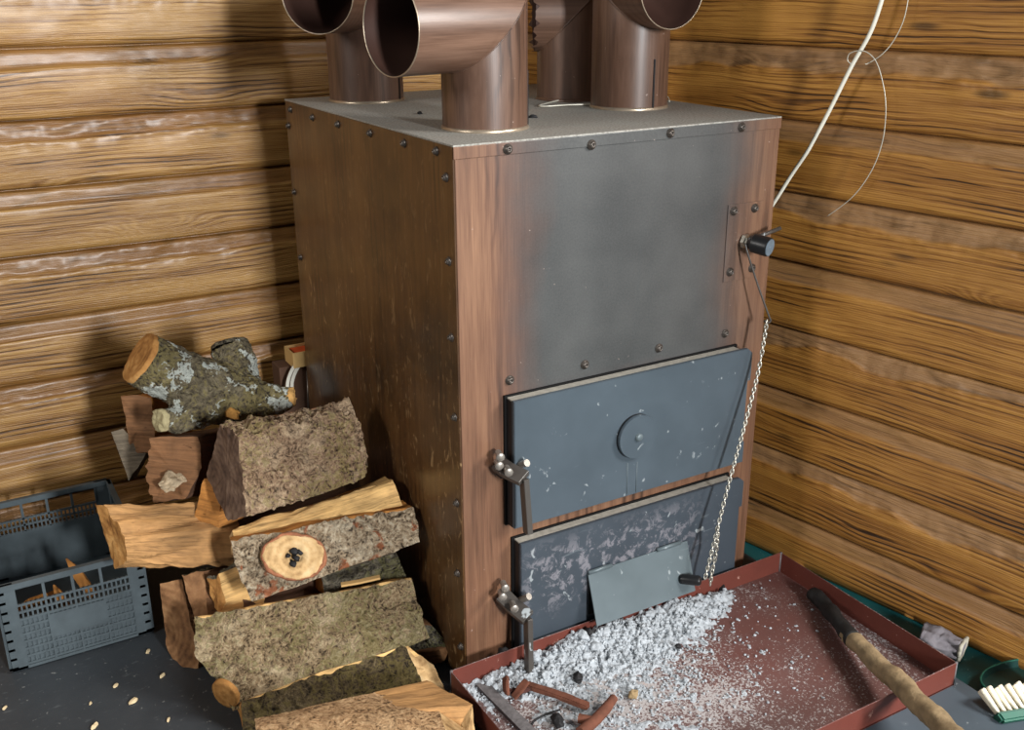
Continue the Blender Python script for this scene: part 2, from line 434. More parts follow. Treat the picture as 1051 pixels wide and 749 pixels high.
M_HEM = m_plain('cloth_hem', (196, 190, 172), .9, 0, .1, .08, 90, .4)
M_GREEN = m_plain('green_plastic', (18, 58, 54), .4, 0, .5, .25, 20)
M_GREENW = m_plain('green_paint', (30, 90, 72), .55, 0, .4, .12, 30)
M_BRIST = m_plain('bristle_cream', (226, 218, 196), .8, 0, .2, .1, 120, .4)
M_CHIP = m_plain('chip_pale', (206, 184, 146), .8, 0, .2, .12, 60)
M_BOXW = m_plain('box_wood', (196, 160, 104), .7, 0, .3, .1, 30)
M_ORANGE = m_plain('orange_card', (214, 92, 44), .7, 0, .3, .1, 30)
M_STRAP = m_plain('strap_white', (218, 214, 200), .5, 0, .4, .04, 40)
def _pine(n, c, r=.8): return m_split(n, tuple(int(v*.62) for v in c), c, tuple(min(255, int(v*1.22)) for v in c), r)
SP_TAN = _pine('split_tan', (176, 132, 84))
SP_PALE = _pine('split_pale', (212, 170, 110))
SP_BROWN = _pine('split_brown', (126, 88, 58))
SP_DARK = _pine('split_dark', (92, 66, 50))
SP_PINK = _pine('split_pinkish', (168, 120, 88))
SP_GREY = _pine('split_grey', (112, 100, 84))
SP_ORANGE = _pine('split_orange', (176, 118, 58))
CUT_TAN = m_cut('cut_tan', (120, 78, 38), (172, 122, 66), (202, 154, 94))
CUT_DARK = m_cut('cut_dark', (62, 46, 38), (98, 76, 62), (128, 104, 86))
CUT_PALE = m_cut('cut_pale', (128, 98, 62), (186, 152, 106), (212, 184, 140))
CUT_BROWN = m_cut('cut_brown', (92, 62, 40), (140, 100, 66), (172, 130, 90))
BK_MOSS = m_bark('bark_mossy', (70, 55, 40), (158, 134, 102), (218, 198, 162), .45, (104, 102, 50))
BK_BIG = m_bark('bark_thick', (80, 62, 48), (166, 136, 108), (220, 194, 160), .1, (128, 118, 56))
BK_KNOT = m_bark('bark_flaky', (76, 62, 50), (172, 150, 122), (222, 208, 182), .0, warm=.9)
BK_LICH = m_bark('bark_lichen', (72, 64, 52), (118, 107, 86), (160, 148, 120), .35, (146, 132, 76), .95, 60, 60, lichc=(204, 208, 198))
BK_DARK = m_bark('bark_dark', (46, 38, 28), (92, 78, 56), (140, 122, 90), .55, (104, 92, 44))
BK_TAN = m_bark('bark_tan', (110, 82, 56), (182, 144, 104), (216, 182, 140), .0, sx=26, sy=30, bstr=.8)
BK_GREY = m_bark('bark_grey', (56, 50, 42), (112, 104, 88), (160, 150, 130), .3)

# ------------------------------------------------------------------ the room
GR = .159
def log_wall(name, mat, x0, x1, ztop, loc, rotz, nx, seed):
    bm = bmesh.new(); lay = bm.verts.layers.float.new('bev')
    prof = [(0, -.026, 1), (.002, -.020, 1), (.004, -.0135, 1), (.009, -.0105, 1), (.014, -.0095, 1), (.022, -.0088, 1), (.032, -.0082, 1), (.0395, -.0075, 1), (.0425, -.0035, .6),
            (.0455, -.0006, 0), (.050, .0, 0), (.060, .0004, 0), (.080, .0008, 0), (.100, .0008, 0), (.120, .0004, 0), (.138, .0, 0), (.149, -.0012, 0), (.154, -.005, .0), (.1565, -.013, 0), (.158, -.022, 0)]
    rows = []
    tops = [z for z in (.12-GR+GR*i for i in range(14)) if z - GR < ztop and z > 0.05]
    tops.sort(reverse=True)
    xs = [x0 + (x1-x0)*i/nx for i in range(nx+1)]
    for ci, zt in enumerate(tops):
        style = (ci+seed) % 2           # plain courses and carved ones alternate
        for u, d, bv in prof:
            row = []
            for x in xs:
                nb = fbm((x*4.0, zt*9+seed, 1.3), 1, 4)
                nl = noise.noise(Vector((x*1.1, zt*5, seed*3.1)))
                uu = u; dd = d
                if 0 < u < .15:
                    k = 1 + (nb*(.55 if seed == 2 else .3) if style else nb*.10)*(1 if u < .06 else max(0, (0.15-u)/.09))
                    uu = u*max(.35, k)
                    if style and u < .055:
                        dd += .0035*fbm((x*16, u*60+zt*31, seed), 1, 3)*(1 if u > .004 else 0)
                dd += .0022*nl + .0016*fbm((x*9, (zt-uu)*26, seed), 1, 3)
                z = max(zt - uu + .004*nl, -.0)
                if zt-uu < 0: z = 0.0
                v = bm.verts.new((x, -dd, z)); v[lay] = bv*(1.0 if style else .8)
                row.append(v)
            rows.append(row)
    for A, B in zip(rows, rows[1:]):
        for i in range(nx):
            try: bm.faces.new((A[i], B[i], B[i+1], A[i+1]))
            except ValueError: pass
    bmesh.ops.recalc_face_normals(bm, faces=bm.faces)
    if sum(f.normal.y for f in bm.faces) > 0: bmesh.ops.reverse_faces(bm, faces=bm.faces)
    add_box(bm, (x0, .035, 0), (x1, .11, ztop))
    me = bpy.data.meshes.new(name)
    for f in bm.faces: f.smooth = True
    bm.to_mesh(me); bm.free(); me.materials.append(mat)
    o = bpy.data.objects.new(name, me); COL.objects.link(o); o.location = loc; o.rotation_euler = (0, 0, rotz)
    o['kind'] = 'structure'; return o
log_wall('wall_back', MW_BACK, -2.3, .70, 2.0, (0, 1.08, 0), 0, 560, 1)
log_wall('wall_right', MW_RIGHT, -1.12, .62, 2.0, (.930, 0, 0), math.atan2(-1, .19), 480, 2)
bm = bmesh.new(); add_box(bm, (-2.6, -3.4, -.06), (2.6, 1.3, -.004)); tag(link_bm('floor', bm, M_FLOOR, smooth=False), kind='structure')
bm = bmesh.new(); add_prism(bm, [(-2.3, -3.2, -.0045), (.86, -3.2, -.0045), (.86, -.02, -.0045), (.86, .2, -.0045), (.70, 1.10, -.0045), (-2.3, 1.10, -.0045)], (0, 0, .0045))
tag(link_bm('floor_sheet', bm, M_SHEET, smooth=False), 'dark grey scuffed floor sheet under the stove, crate and firewood', 'floor sheet', kind='structure')

bm = bmesh.new(); p = oz(.038, 985, 697); add_box(bm, (-.03, -1.1, .0002), (p.x, -.048, .0382), .003)  # slab added to hold up the tray, which sits above the floor
tag(link_bm('tray_support_slab', bm, M_SLAB, smooth=False), 'blue-grey slab added as a support under the red ash tray', 'support slab', kind='structure')
bm = bmesh.new(); add_box(bm, (1.045, -.715, 0), (1.175, -.655, 2.0), .004); tag(link_bm('trim_1', bm, MW_RIGHT, smooth=False), kind='structure')

# ------------------------------------------------------------------ the stove
W, D, H = .75, .8816, 1.109
st = thing('stove', 'big wood-effect metal stove cabinet with two dark steel doors and four elbow pipes on top', 'stove', (0, 0, 0))
bm = bmesh.new(); add_box(bm, (.012, .006, .0), (W-.012, D, H-.006)); body = link_bm('body', bm, M_EDGE, st, False)
bm = bmesh.new(); add_box(bm, (.003, -.0, .0), (W, .006, H-.0035), .0012); link_bm('front_panel', bm, M_FRONT, st, False)
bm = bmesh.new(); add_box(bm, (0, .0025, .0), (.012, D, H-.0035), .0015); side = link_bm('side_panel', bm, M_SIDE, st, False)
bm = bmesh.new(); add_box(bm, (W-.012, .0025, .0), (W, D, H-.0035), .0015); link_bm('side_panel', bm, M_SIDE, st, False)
bm = bmesh.new(); add_box(bm, (-.001, -.002, H-.0035), (W+.001, D+.001, H), .001); link_bm('top_plate', bm, M_TOP, st, False)
bm = bmesh.new(); add_box(bm, (-.0005, -.0025, H-.024), (W+.0005, .0, H-.0028), .0008)
M_STRIP = M_FRONT; link_bm('top_flange', bm, M_STRIP, st, False)
# bolts
def bolt_bm(c, axis, r=.0062):
    bm = bmesh.new()
    add_lathe(bm, [(0, 0), (0, r*1.55), (.0014, r*1.55), (.0016, r*1.05), (.0058, r*1.0), (.0072, r*.78), (.0072, r*.42), (.0045, r*.38), (.0045, 0)], c, axis, 6 if False else 14)
    return bm
for q in [(521, 153), (607, 148.5), (688, 136.5), (761, 130.5)]:
    p = oy(-.0025, *q); link_bm('bolt', bolt_bm(p, (0, -1, 0)), M_BOLT, st)
for q in [(523, 390), (600, 374), (676, 357), (744, 342)]:
    p = oy(0, *q); link_bm('bolt', bolt_bm(p, (0, -1, 0)), M_BOLT, st)
for q in [(458, 182), (461, 268), (463.5, 346), (467, 428), (469, 516), (470, 588), (473.5, 663), (448, 155), (415, 147), (380, 136.5), (347, 127.5), (321, 120.5), (298.5, 112.5), (296.5, 129), (302.5, 197), (309, 264)]:
    p = ox(0, *q); link_bm('bolt', bolt_bm(p, (-1, 0, 0), .0056), M_BOLT, st)

# doors
def door(name, TL, TR, BL, BR, mat, y=-.034, zmin=None):
    a, b, c, d = oy(y, *TL), oy(y, *TR), oy(y, *BL), oy(y, *BR)
    x0 = (a.x+c.x)/2; x1 = (b.x+d.x)/2; z1 = (a.z+b.z)/2; z0 = (c.z+d.z)/2
    if zmin is not None: z0 = zmin
    r = bmesh.new(); add_box(r, (x0-.005, -.006, z0-.004), (x1-.02, -.0, z1+.003), .001)
    fr = link_bm('door_frame', r, M_BLACK, st, False)  # black frame also paints the shade along the door's left edge
    bm = bmesh.new(); ch = .016
    poly = [(x0, y, z0), (x1-.004, y, z0), (x1-.004, y, z0+.05), (x1-.008, y, z0+.05), (x1-.008, y, z1-.075), (x1, y, z1-.075), (x1, y, z1-.012), (x1-.014, y, z1), (x0, y, z1)]
    add_prism(bm, [(p[0], p[1], p[2]) for p in poly], (0, .008, 0))
    es = [e for e in bm.edges if abs(e.verts[0].co.y-y) < 1e-5 and abs(e.verts[1].co.y-y) < 1e-5]
    bmesh.ops.bevel(bm, geom=es, offset=.0012, segments=2, affect='EDGES')
    o = link_bm(name, bm, mat, st, False)
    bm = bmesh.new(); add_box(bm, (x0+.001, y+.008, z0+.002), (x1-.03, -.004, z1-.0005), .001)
    link_bm('door_rim', bm, M_LITEDGE, o, False)  # light on the door top is put into this rim's pale colour
    bm = bmesh.new(); add_box(bm, (x0-.0006, y+.0085, z0), (x0+.004, -.006, z1-.003)); link_bm('door_side_shade', bm, M_DARK, o, False)  # dark strip paints the shaded left flank of the door
    for h0, h1 in ((z0+.03, z0+.09), (z1-.09, z1-.02)):
        bm = bmesh.new(); add_box(bm, (x1-.02, y+.0085, h0), (x1-.002, -.001, h1), .001); link_bm('hinge', bm, M_DOOR, o, False)
    return o, x0, x1, z0, z1
d1, *D1 = door('upper_door', (527, 415), (772, 355), (529, 543), (765, 473), M_DOOR)
d2, *D2 = door('lower_door', (533, 560), (763, 489), (537, 690), (757, 590), M_DOORB, zmin=.036)
pc = oy(-.046, 655.5, 448.5)
bm = bmesh.new(); add_lathe(bm, [(.014, .0), (.014, .0465), (.003, .0475), (.0, .0465), (0, 0)], pc, (0, 1, 0), 48)
sp = link_bm('peephole_cover', bm, M_DOOR, d1, True, ang=.6)
bm = bmesh.new(); add_lathe(bm, [(.0035, .0472), (.0138, .0472)], pc, (0, 1, 0), 48); link_bm('cover_edge_shade', bm, M_DARK, sp)  # dark ring paints the shade on the cover's side
bm = bmesh.new(); add_lathe(bm, [(0, .009), (.004, .0085), (.006, .006), (.007, 0)], pc, (0, -1, 0), 16); link_bm('rivet', bm, M_FLAP, d1)
bm = bmesh.new()
for q0, q1 in (((644, 475), (643.3, 507)), ((654, 474), (652.5, 505))):
    a, b = oy(-.0344, *q0), oy(-.0344, *q1); add_tube(bm, [a, b], .0009, 6)
link_bm('drip_mark', bm, M_FLAP, d1)
# ash flap on the lower door
fp = [oy(-.037, 602, 588), oy(-.037, 701, 556.5), oy(-.074, 717, 605), oy(-.074, 613.5, 641)]
zt = (fp[0].z+fp[1].z)/2; zb = (fp[2].z+fp[3].z)/2; xa = (fp[0].x+fp[3].x)/2; xb = (fp[1].x+fp[2].x)/2
bm = bmesh.new(); q = [Vector((xa, -.038, zt)), Vector((xb, -.038, zt)), Vector((xb, -.076, zb)), Vector((xa, -.076, zb))]
nrm = (q[1]-q[0]).cross(q[3]-q[0]).normalized(); add_prism(bm, q, nrm*(.003 if nrm.y > 0 else -.003))
flap = link_bm('ash_flap', bm, M_FLAP, d2, False)
bm = bmesh.new(); add_box(bm, (xa+.006, -.0365, zb+.004), (xb-.006, -.0342, zt-.004)); link_bm('flap_gap_shade', bm, M_BLACK, d2, False)  # solid black plate painted as the darkness behind the flap
for f0, f1 in ((.0, .22), (.68, .92)):
    bm = bmesh.new(); add_tube(bm, [(xa+(xb-xa)*f0, -.040, zt+.003), (xa+(xb-xa)*f1, -.040, zt+.003)], .0045, 10); link_bm('flap_hinge', bm, M_FLAP, d2)
pg0 = oy(-.066, 700, 594); pg1 = oy(-.100, 719, 596)
bm = bmesh.new(); dv = (pg1-pg0)
add_lathe(bm, [(0, .0), (0, .0115), (dv.length*.9, .0115), (dv.length, .009), (dv.length, 0)], pg0, dv, 16); peg = link_bm('flap_peg', bm, M_KNOB, flap, True, ang=.7)
# latch handles
def latch(P0, P1, P2, P3, P4, pin0, pin1, dd):
    bm = bmesh.new()
    a, b, c, e = oy(-.012, *P1), oy(-.040, *P2), oy(-.074, *P3), oy(-.086, *P4)
    add_tube(bm, [a, b, (b+c)/2, c], .01, flat=(.006, .0165), up=(1, .2, .4)); add_tube(bm, [c, c+(e-c)*.5, e], .01, flat=(.0095, .006), up=(1, 0, 0))
    bmesh.ops.bevel(bm, geom=list(bm.edges), offset=.0008, segments=1, affect='EDGES')
    h = link_bm('latch_handle', bm, M_WORN, dd, False)
    for q, yy in ((P0, -.030), (P1, -.034), (P2, -.054)):
        bm = bmesh.new(); p = oy(yy, *q); add_lathe(bm, [(-.012, 0), (-.012, .0065), (.005, .0065), (.0055, .0085), (.011, .0085), (.0125, .006), (.0125, 0)], p, (-.3, -1, 0), 10)
        link_bm('bolt', bm, M_LATCH, h, True, ang=.6)
    bm = bmesh.new(); add_tube(bm, [oy(-.034, *pin0), oy(-.056, *pin1)], .0072, 12); link_bm('latch_pin', bm, M_LATCH, dd, True, ang=.6)
    bm = bmesh.new(); p = oy(-.004, P1[0]+3, P1[1]+3); add_box(bm, (p.x-.012, -.022, p.z-.016), (p.x+.010, -.0005, p.z+.014), .002); link_bm('latch_bracket', bm, M_DARK, st, False)
latch((512.5, 467), (511.5, 476), (521, 482.5), (538, 491), (542, 547), (533, 477), (541, 475), d1)
latch((517.5, 601), (515, 610), (527, 622), (542, 634), (543, 690), (534, 616), (543, 612), d2)

# thermostat plate, knob, lever and chain
tp = [oy(-.0005, *q) for q in ((747, 210), (783, 206), (776, 284), (742, 289))]
px0, px1 = (tp[0].x+tp[3].x)/2, (tp[1].x+tp[2].x)/2; pz0, pz1 = (tp[2].z+tp[3].z)/2, (tp[0].z+tp[1].z)/2
bm = bmesh.new(); add_box(bm, (px0, -.0028, pz0), (px1, 0, pz1), .0007); plate = link_bm('regulator_plate', bm, M_FRONT, st, False)
for q in ((753, 216.5), (774.5, 213.5), (749, 279), (771.5, 275)):
    link_bm('bolt', bolt_bm(oy(-.0028, *q), (0, -1, 0)), M_BOLT, plate)
k0 = oy(-.022, 769, 248.0); k1 = oy(-.066, 790, 254.0); kd = (k1-k0)
kb = oy(-.0028, 763, 247)
bm = bmesh.new(); add_lathe(bm, [(0, 0), (0, .015), (.007, .015), (.007, .011), (.017, .011), (.018, 0)], kb, kd, 6); link_bm('regulator_nut', bm, M_BRIGHT, st, False)
L_ = kd.length
bm = bmesh.new(); prof = [(0, .0), (0, .012), (L_*.1, .015), (L_*.25, .0200), (L_*.92, .0202), (L_, .0190), (L_, 0)]
add_lathe(bm, prof, k0, kd, 28); kn = link_bm('regulator_knob', bm, M_KNOB, st, True, ang=.5)
bm = bmesh.new(); add_lathe(bm, [(L_, .0178), (L_+.0012, .0175), (L_+.0012, .0035), (L_+.002, .003), (L_+.002, 0)], k0, kd, 28); link_bm('knob_disc', bm, M_DISC, kn, True, ang=.5)
bm = bmesh.new(); add_tube(bm, [oy(-.03, 768, 246), oy(-.035, 786, 240), oy(-.04, 801, 234)], .0042, 10); link_bm('lever_rod', bm, M_WORN, st)
rod = [oy(-.026, 765, 250), oy(-.032, 768, 262), oy(-.045, 778, 293), oy(-.060, 789.5, 325), oy(-.060, 791, 329), oy(-.060, 788, 331), oy(-.060, 785, 329)]
bm = bmesh.new(); add_tube(bm, smooth_path(rod, 4), .0022, 8); link_bm('lever_arm', bm, M_WORN, st)
def chain(path, ln, r, name='chain'):
    P = smooth_path(path, 24); bm = bmesh.new(); acc = 0; last = P[0]; i = 0; nxt = 0
    d = [0]
    for a, b in zip(P, P[1:]): d.append(d[-1]+(b-a).length)
    def at(s):
        for j in range(len(d)-1):
            if d[j+1] >= s: return P[j].lerp(P[j+1], (s-d[j])/(d[j+1]-d[j])), (P[j+1]-P[j]).normalized()
        return P[-1], (P[-1]-P[-2]).normalized()
    n = int(d[-1]/ln)
    for i in range(n+1):
        c, t = at(i*ln); a, b = frame_of(t); tw = i*PI/2 + .5
        u = a*math.cos(tw)+b*math.sin(tw)
        pts = [c + t*(ln*.78*math.cos(q)) + u*(ln*.36*math.sin(q)) for q in [2*PI*j/10 for j in range(10)]]
        add_tube(bm, pts, r, 5, closed=True, up=u.cross(t))
    return bm
link_bm('chain', chain([oy(-.060, 787, 331), oy(-.066, 779, 378), oy(-.074, 766, 430), oy(-.084, 747, 500), oy(-.096, 733, 556), oy(-.101, 724, 592)], .0092, .0016), M_BRIGHT, st)
link_bm('chain', chain([oy(-.0965, 737, 545), oy(-.093, 735, 566), oy(-.095, 730.5, 588), oy(-.096, 729, 601)], .0092, .0016), M_BRIGHT, st)

# elbow pipes
def elbow(c, r, az, L, h, seam_rot=0.4, crimp=False):
    c = Vector((c[0], c[1], H)); d = Vector((math.cos(math.radians(az)), math.sin(math.radians(az)), 0)); p = Vector((-d.y, d.x, 0)); n = 56
    t_ = .0016
    bm = bmesh.new(); lo = []; hi = []
    for j in range(n):
        a = 2*PI*j/n; s, q = math.cos(a)*r, math.sin(a)*r
        base = c + d*s + p*q
        lo.append(bm.verts.new(base)); hi.append(bm.verts.new(base + Vector((0, 0, h - s))))
    mid = [[bm.verts.new(lo[j].co.lerp(hi[j].co, f)) for j in range(n)] for f in (.33, .66)]
    rr = [lo]+mid+[hi]
    for A, B in zip(rr, rr[1:]):
        for j in range(n): bm.faces.new((A[j], A[(j+1) % n], B[(j+1) % n], B[j]))
    bmesh.ops.recalc_face_normals(bm, faces=bm.faces)
    v = link_bm('flue_pipe', bm, M_PIPE, st)
    # horizontal limb
    bm = bmesh.new(); A = []; B = []
    for j in range(n):
        a = 2*PI*j/n; q, z = math.cos(a)*r*1.006, math.sin(a)*r*1.006
        A.append(bm.verts.new(c + Vector((0, 0, h+z)) + p*q + d*(-z)))
        e = L + (.006*math.sin(j*2.3)+.004*math.sin(j*5.1) if crimp else 0)
        B.append(bm.verts.new(c + Vector((0, 0, h+z)) + p*q + d*e))
    rr = [A]+[[bm.verts.new(A[j].co.lerp(B[j].co, f)) for j in range(n)] for f in (.4, .8)]+[B]
    for X, Y in zip(rr, rr[1:]):
        for j in range(n): bm.faces.new((X[j], X[(j+1) % n], Y[(j+1) % n], Y[j]))
    bmesh.ops.recalc_face_normals(bm, faces=bm.faces)
    link_bm('elbow', bm, M_PIPEH, v)
    bm = bmesh.new(); I = []; J = []
    for j in range(n):
        a = 2*PI*j/n; q, z = math.cos(a)*(r-t_), math.sin(a)*(r-t_)
        I.append(bm.verts.new(c + Vector((0, 0, h+z)) + p*q + d*(-z*.98)))
        J.append(bm.verts.new(c + Vector((0, 0, h+z)) + p*q + d*(L-.0008)))
    for j in range(n): bm.faces.new((I[j], J[j], J[(j+1) % n], I[(j+1) % n]))
    bm.faces.new(I)
    link_bm('elbow_lining', bm, M_PIPEIN, v)
    if not crimp:
        bm = bmesh.new(); add_tube(bm, [c + Vector((0, 0, h+math.sin(2*PI*j/n)*r)) + p*(math.cos(2*PI*j/n)*r) + d*L for j in range(n)], .0013, 6, closed=True)
        link_bm('elbow_rim', bm, M_PIPERAW, v)
    bm = bmesh.new(); add_tube(bm, [x.to_3d() if hasattr(x, 'to_3d') else x for x in [c + d*(math.cos(2*PI*j/n)*r*1.004) + p*(math.sin(2*PI*j/n)*r*1.004) + Vector((0, 0, h-math.cos(2*PI*j/n)*r)) for j in range(n)]], .0016, 6, closed=True)
    link_bm('seam', bm, M_PIPE, v)
    bm = bmesh.new(); add_lathe(bm, [(0, r+.0025), (.003, r+.003), (.0065, r+.001), (.0065, r-.001)], c, (0, 0, 1), 48); link_bm('collar', bm, M_PIPERAW if not crimp else M_PIPE, v)
    sd = Vector((math.cos(seam_rot), math.sin(seam_rot), 0))
    bm = bmesh.new(); q = c + sd*(r+.0006); tq = Vector((-sd.y, sd.x, 0)); add_obox(bm, q+Vector((0, 0, .055)), tq, sd, (0, 0, 1), .002, .001, .05); link_bm('lap_joint', bm, M_DARK, v, False)
    return v
elbow((.1554, .1696), .0808, 192, .21, .186, -.55)
elbow((.5918, .3064), .0836, 272, .13, .250, -1.55)
elbow((.1551, .7461), .0861, 220, .20, .243, -.9)
elbow((.5807, .5186), .0820, 152, .09, .190, -1.2, True)

# ------------------------------------------------------------------ ash tray in front of the stove
TX0, TX1, TY0, TY1, TB, TH = -.058, .826, -.537, -.0445, .0387, .0926  # tray scaled about the camera, nearer and off the floor; baked as constants
tray = thing('ash_tray', 'wide red painted metal ash tray with raised rims on the floor before the stove', 'tray', (.38, -.29, .0387))
bm = bmesh.new(); add_box(bm, (TX0, TY0, TB), (TX1, TY1, TB+.0035)); link_bm('tray_bottom', bm, M_TRAY, tray, False)
for nm, lo, hi in (('rim', (TX0, TY1-.0025, TB+.0005), (TX1, TY1, TH)), ('rim', (TX0, TY0, TB+.0005), (TX1, TY0+.0025, TH)),
                   ('rim', (TX0, TY0, TB+.0005), (TX0+.0025, TY1, TH-.001)), ('rim', (TX1-.0025, TY0, TB+.0005), (TX1, TY1, TH-.001))):
    bm = bmesh.new(); add_box(bm, lo, hi, .0006, 1); link_bm(nm, bm, M_TRAY, tray, False)
for x, y in ((TX0+.002, TY1-.002), (TX1-.002, TY1-.002), (TX1-.002, TY0+.002), (TX0+.002, TY0+.002)):
    bm = bmesh.new(); add_tube(bm, [(x, y, TB+.003), (x, y, TH+.0005)], .003, 8); link_bm('weld_seam', bm, M_ASHD, tray)

# ash: a heap along the back rim plus loose flakes
def heap(x, y):
    """height of the ash above the tray bottom"""
    x = (x+.022)/.972; y = (y+.045)/.972
    c = np.interp(x, [0, .1, .3, .48, .6, .66, .72], [.014, .020, .036, .032, .028, .016, 0])
    wv = np.interp(x, [0, .1, .3, .5, .62, .72], [.05, .075, .095, .085, .06, .02])
    b = c*math.exp(-max(0, (-.012-y))**2/(wv*wv*.8))
    thin = .0052*math.exp(-((x-.22)/.30)**2-((y+.22)/.19)**2)
    n = fbm((x, y, 3), 14, 4); n2 = fbm((x, y, 8), 55, 3); n3 = fbm((x, y, 5), 120, 3)
    return b*(1+.35*n) + thin + (.009*n2+.005*n3)*min(1, .35+b/.01) + .004*n - .0052
bm = bmesh.new(); nx, ny = 300, 170; g = {}
for i in range(nx+1):
    for j in range(ny+1):
        x = -.052 + .79*i/nx; y = -.0485 - .42*j/ny; z = heap(x, y)
        g[i, j] = (bm.verts.new((x, y, TB+.0037+max(z, -.0008))), z)
for i in range(nx):
    for j in range(ny):
        q = [g[i, j], g[i+1, j], g[i+1, j+1], g[i, j+1]]
        if max(k[1] for k in q) > 0: bm.faces.new([k[0] for k in q])
for v in [v for v in bm.verts if not v.link_faces]: bm.verts.remove(v)
bmesh.ops.recalc_face_normals(bm, faces=bm.faces)
if sum(f.normal.z for f in bm.faces) < 0: bmesh.ops.reverse_faces(bm, faces=bm.faces)
tag(link_bm('ash_heap', bm, M_ASH, None, True), 'pale grey wood ash heaped along the back of the red tray', 'ash', kind='stuff')
def add_lump(bm, c, r, seed, sq=(1, 1, 1), sub=1):
    rr = bmesh.ops.create_icosphere(bm, subdivisions=sub, radius=1.0)
    rot = Matrix.Rotation(seed*1.7, 3, 'Z') @ Matrix.Rotation(seed*.9, 3, 'X')
    for v in rr['verts']:
        k = 1 + .45*noise.noise(v.co*1.6 + Vector((seed*3.3, seed, 1)))
        v.co = Vector(c) + rot @ Vector((v.co.x*sq[0], v.co.y*sq[1], v.co.z*sq[2]))*r*k
bm = bmesh.new(); rnd = random.Random(3)
cnt = 0
while cnt < 2600:
    x = rnd.uniform(-.045, .78); y = rnd.uniform(-.49, -.055); h = heap(x, y)
    pr = .98 if h > .006 else (.55 if h > -.002 else .12)
    dens = math.exp(-((x-.26)/.32)**2-((y+.17)/.17)**2)
    if rnd.random() > pr*dens: continue
    r = rnd.uniform(.0015, .0042) if h < .008 else rnd.uniform(.0018, .0065)
    add_lump(bm, (x, y, TB+.004+max(0, h)+r*.25), r, cnt*.37, (1, .8, .6), 1); cnt += 1
tag(link_bm('ash_flakes', bm, M_ASH, None, False), 'loose flakes of pale ash strewn over the tray floor', 'ash', kind='stuff')
def on_tray(px, py, z=.012): return oz(TB+z, px, py)
def tz(z, px, py): return oz(TB+z*.97, px, py)
for i, (px, py, r, m, lb) in enumerate([
        (741, 608, .0095, M_CHAR, 'small black charcoal lump at the right end of the ash heap'),
        (561, 672, .010, M_CHAR, 'black charcoal lump below the bottom left corner of the ash flap'),
        (604, 664, .010, M_CHAR, 'black charcoal lump by the light grey ash clod in front of the flap'),
        (593, 700, .013, M_CHAR, 'charcoal lump lying in the ash above the rusty bar'),
        (516, 682, .013, M_CHAR, 'charcoal lump in the back left corner of the tray'),
        (696, 667, .007, M_CHAR, 'lone black charcoal crumb in the middle of the ash'),
        (572, 745, .016, M_CHAR, 'charcoal lump under the lower end of the rusty bar'),
        (650, 716, .011, M_CLINK, 'tan brown clinker right of the rusty crossbar'),
        (704, 700, .006, M_ASH, 'single pale ash crumb on the bare tray floor')]):
    bm = bmesh.new(); p = on_tray(px, py, .004); h = max(heap(p.x, p.y), 0)
    add_lump(bm, (p.x, p.y, TB+.004+h+r*.75), r, i*1.3+.4, (1, .8, .75), 3)
    tag(link_bm('charcoal_lump' if m is M_CHAR else 'ash_clinker', bm, m, None, True), lb, 'charcoal' if m is M_CHAR else 'clinker', 'burnt lumps in the ash tray')
for i, (px, py, r, lb) in enumerate([(606, 640, .017, 'large pale ash clod under the left corner of the ash flap'), (588, 652, .015, 'pale ash clod between the latch handle and the flap'),
        (545, 676, .014, 'bluish ash clod beside the lower latch handle'), (611, 668, .013, 'pale ash clod beside the black lump in mid heap'),
        (665, 634, .013, 'ash clod touching the middle of the flap edge'), (716, 622, .011, 'ash clod near the right end of the heap'), (560, 692, .012, 'ash clod right above the rusty bar')]):
    bm = bmesh.new(); p = on_tray(px, py, .02); h = max(heap(p.x, p.y), 0)
    add_lump(bm, (p.x, min(p.y, -.052-r), TB+.004+h+r*.45), r, i*2.1+.7, (1, .8, .7), 3)
    tag(link_bm('ash_clod', bm, M_ASH, None, True), lb, 'ash clod', 'burnt lumps in the ash tray')

# rusty iron pieces and bars in the tray
tongs = thing('rusty_fire_tool', 'rusty iron fire tool with a forked end lying in the ash', 'fire tool', tuple(tz(.005, 575, 710)))
def bar(name, pts, wt, mat, par, up=(0, 0, 1)):
    bm = bmesh.new(); add_tube(bm, pts, .01, flat=wt, up=up); bmesh.ops.bevel(bm, geom=list(bm.edges), offset=min(wt)*.4, segments=2, affect='EDGES')
    bmesh.ops.subdivide_edges(bm, edges=list(bm.edges), cuts=2)
    for v in bm.verts: v.co += Vector((fbm(v.co, 60), fbm(v.co+Vector((3, 1, 2)), 60), fbm(v.co+Vector((7, 1, 5)), 60)))*.0014
    return link_bm(name, bm, mat, par, True, ang=.8)
bar('shaft', [tz(.016, 541, 703), tz(.018, 570, 712), tz(.018, 604, 725)], (.0085, .006), M_RUST, tongs)
bar('tine', [tz(.010, 520, 712), tz(.030, 519, 703), tz(.038, 519, 694)], (.009, .0035), M_RUST, tongs, (1, 0, .2))
bar('tine', [tz(.008, 527, 716), tz(.024, 534, 707), tz(.034, 541, 698)], (.008, .003), M_RUST, tongs, (1, 0, .2))
bar('fork_base', [tz(.010, 518, 706), tz(.012, 530, 710), tz(.016, 544, 706)], (.007, .004), M_RUSTD, tongs)
cross = thing('rusty_crossbar', 'rusty round iron crossbar with a stub at the right end of the forked tool', 'iron bar', tuple(tz(.005, 618, 735)))
bm = bmesh.new(); add_tube(bm, [tz(.016, 596, 752), tz(.018, 612, 738), tz(.022, 622, 727), tz(.024, 630, 716)], [.012, .011, .0105, .0085], 14); link_bm('rod', bm, M_RUST, cross, True, ang=.8)
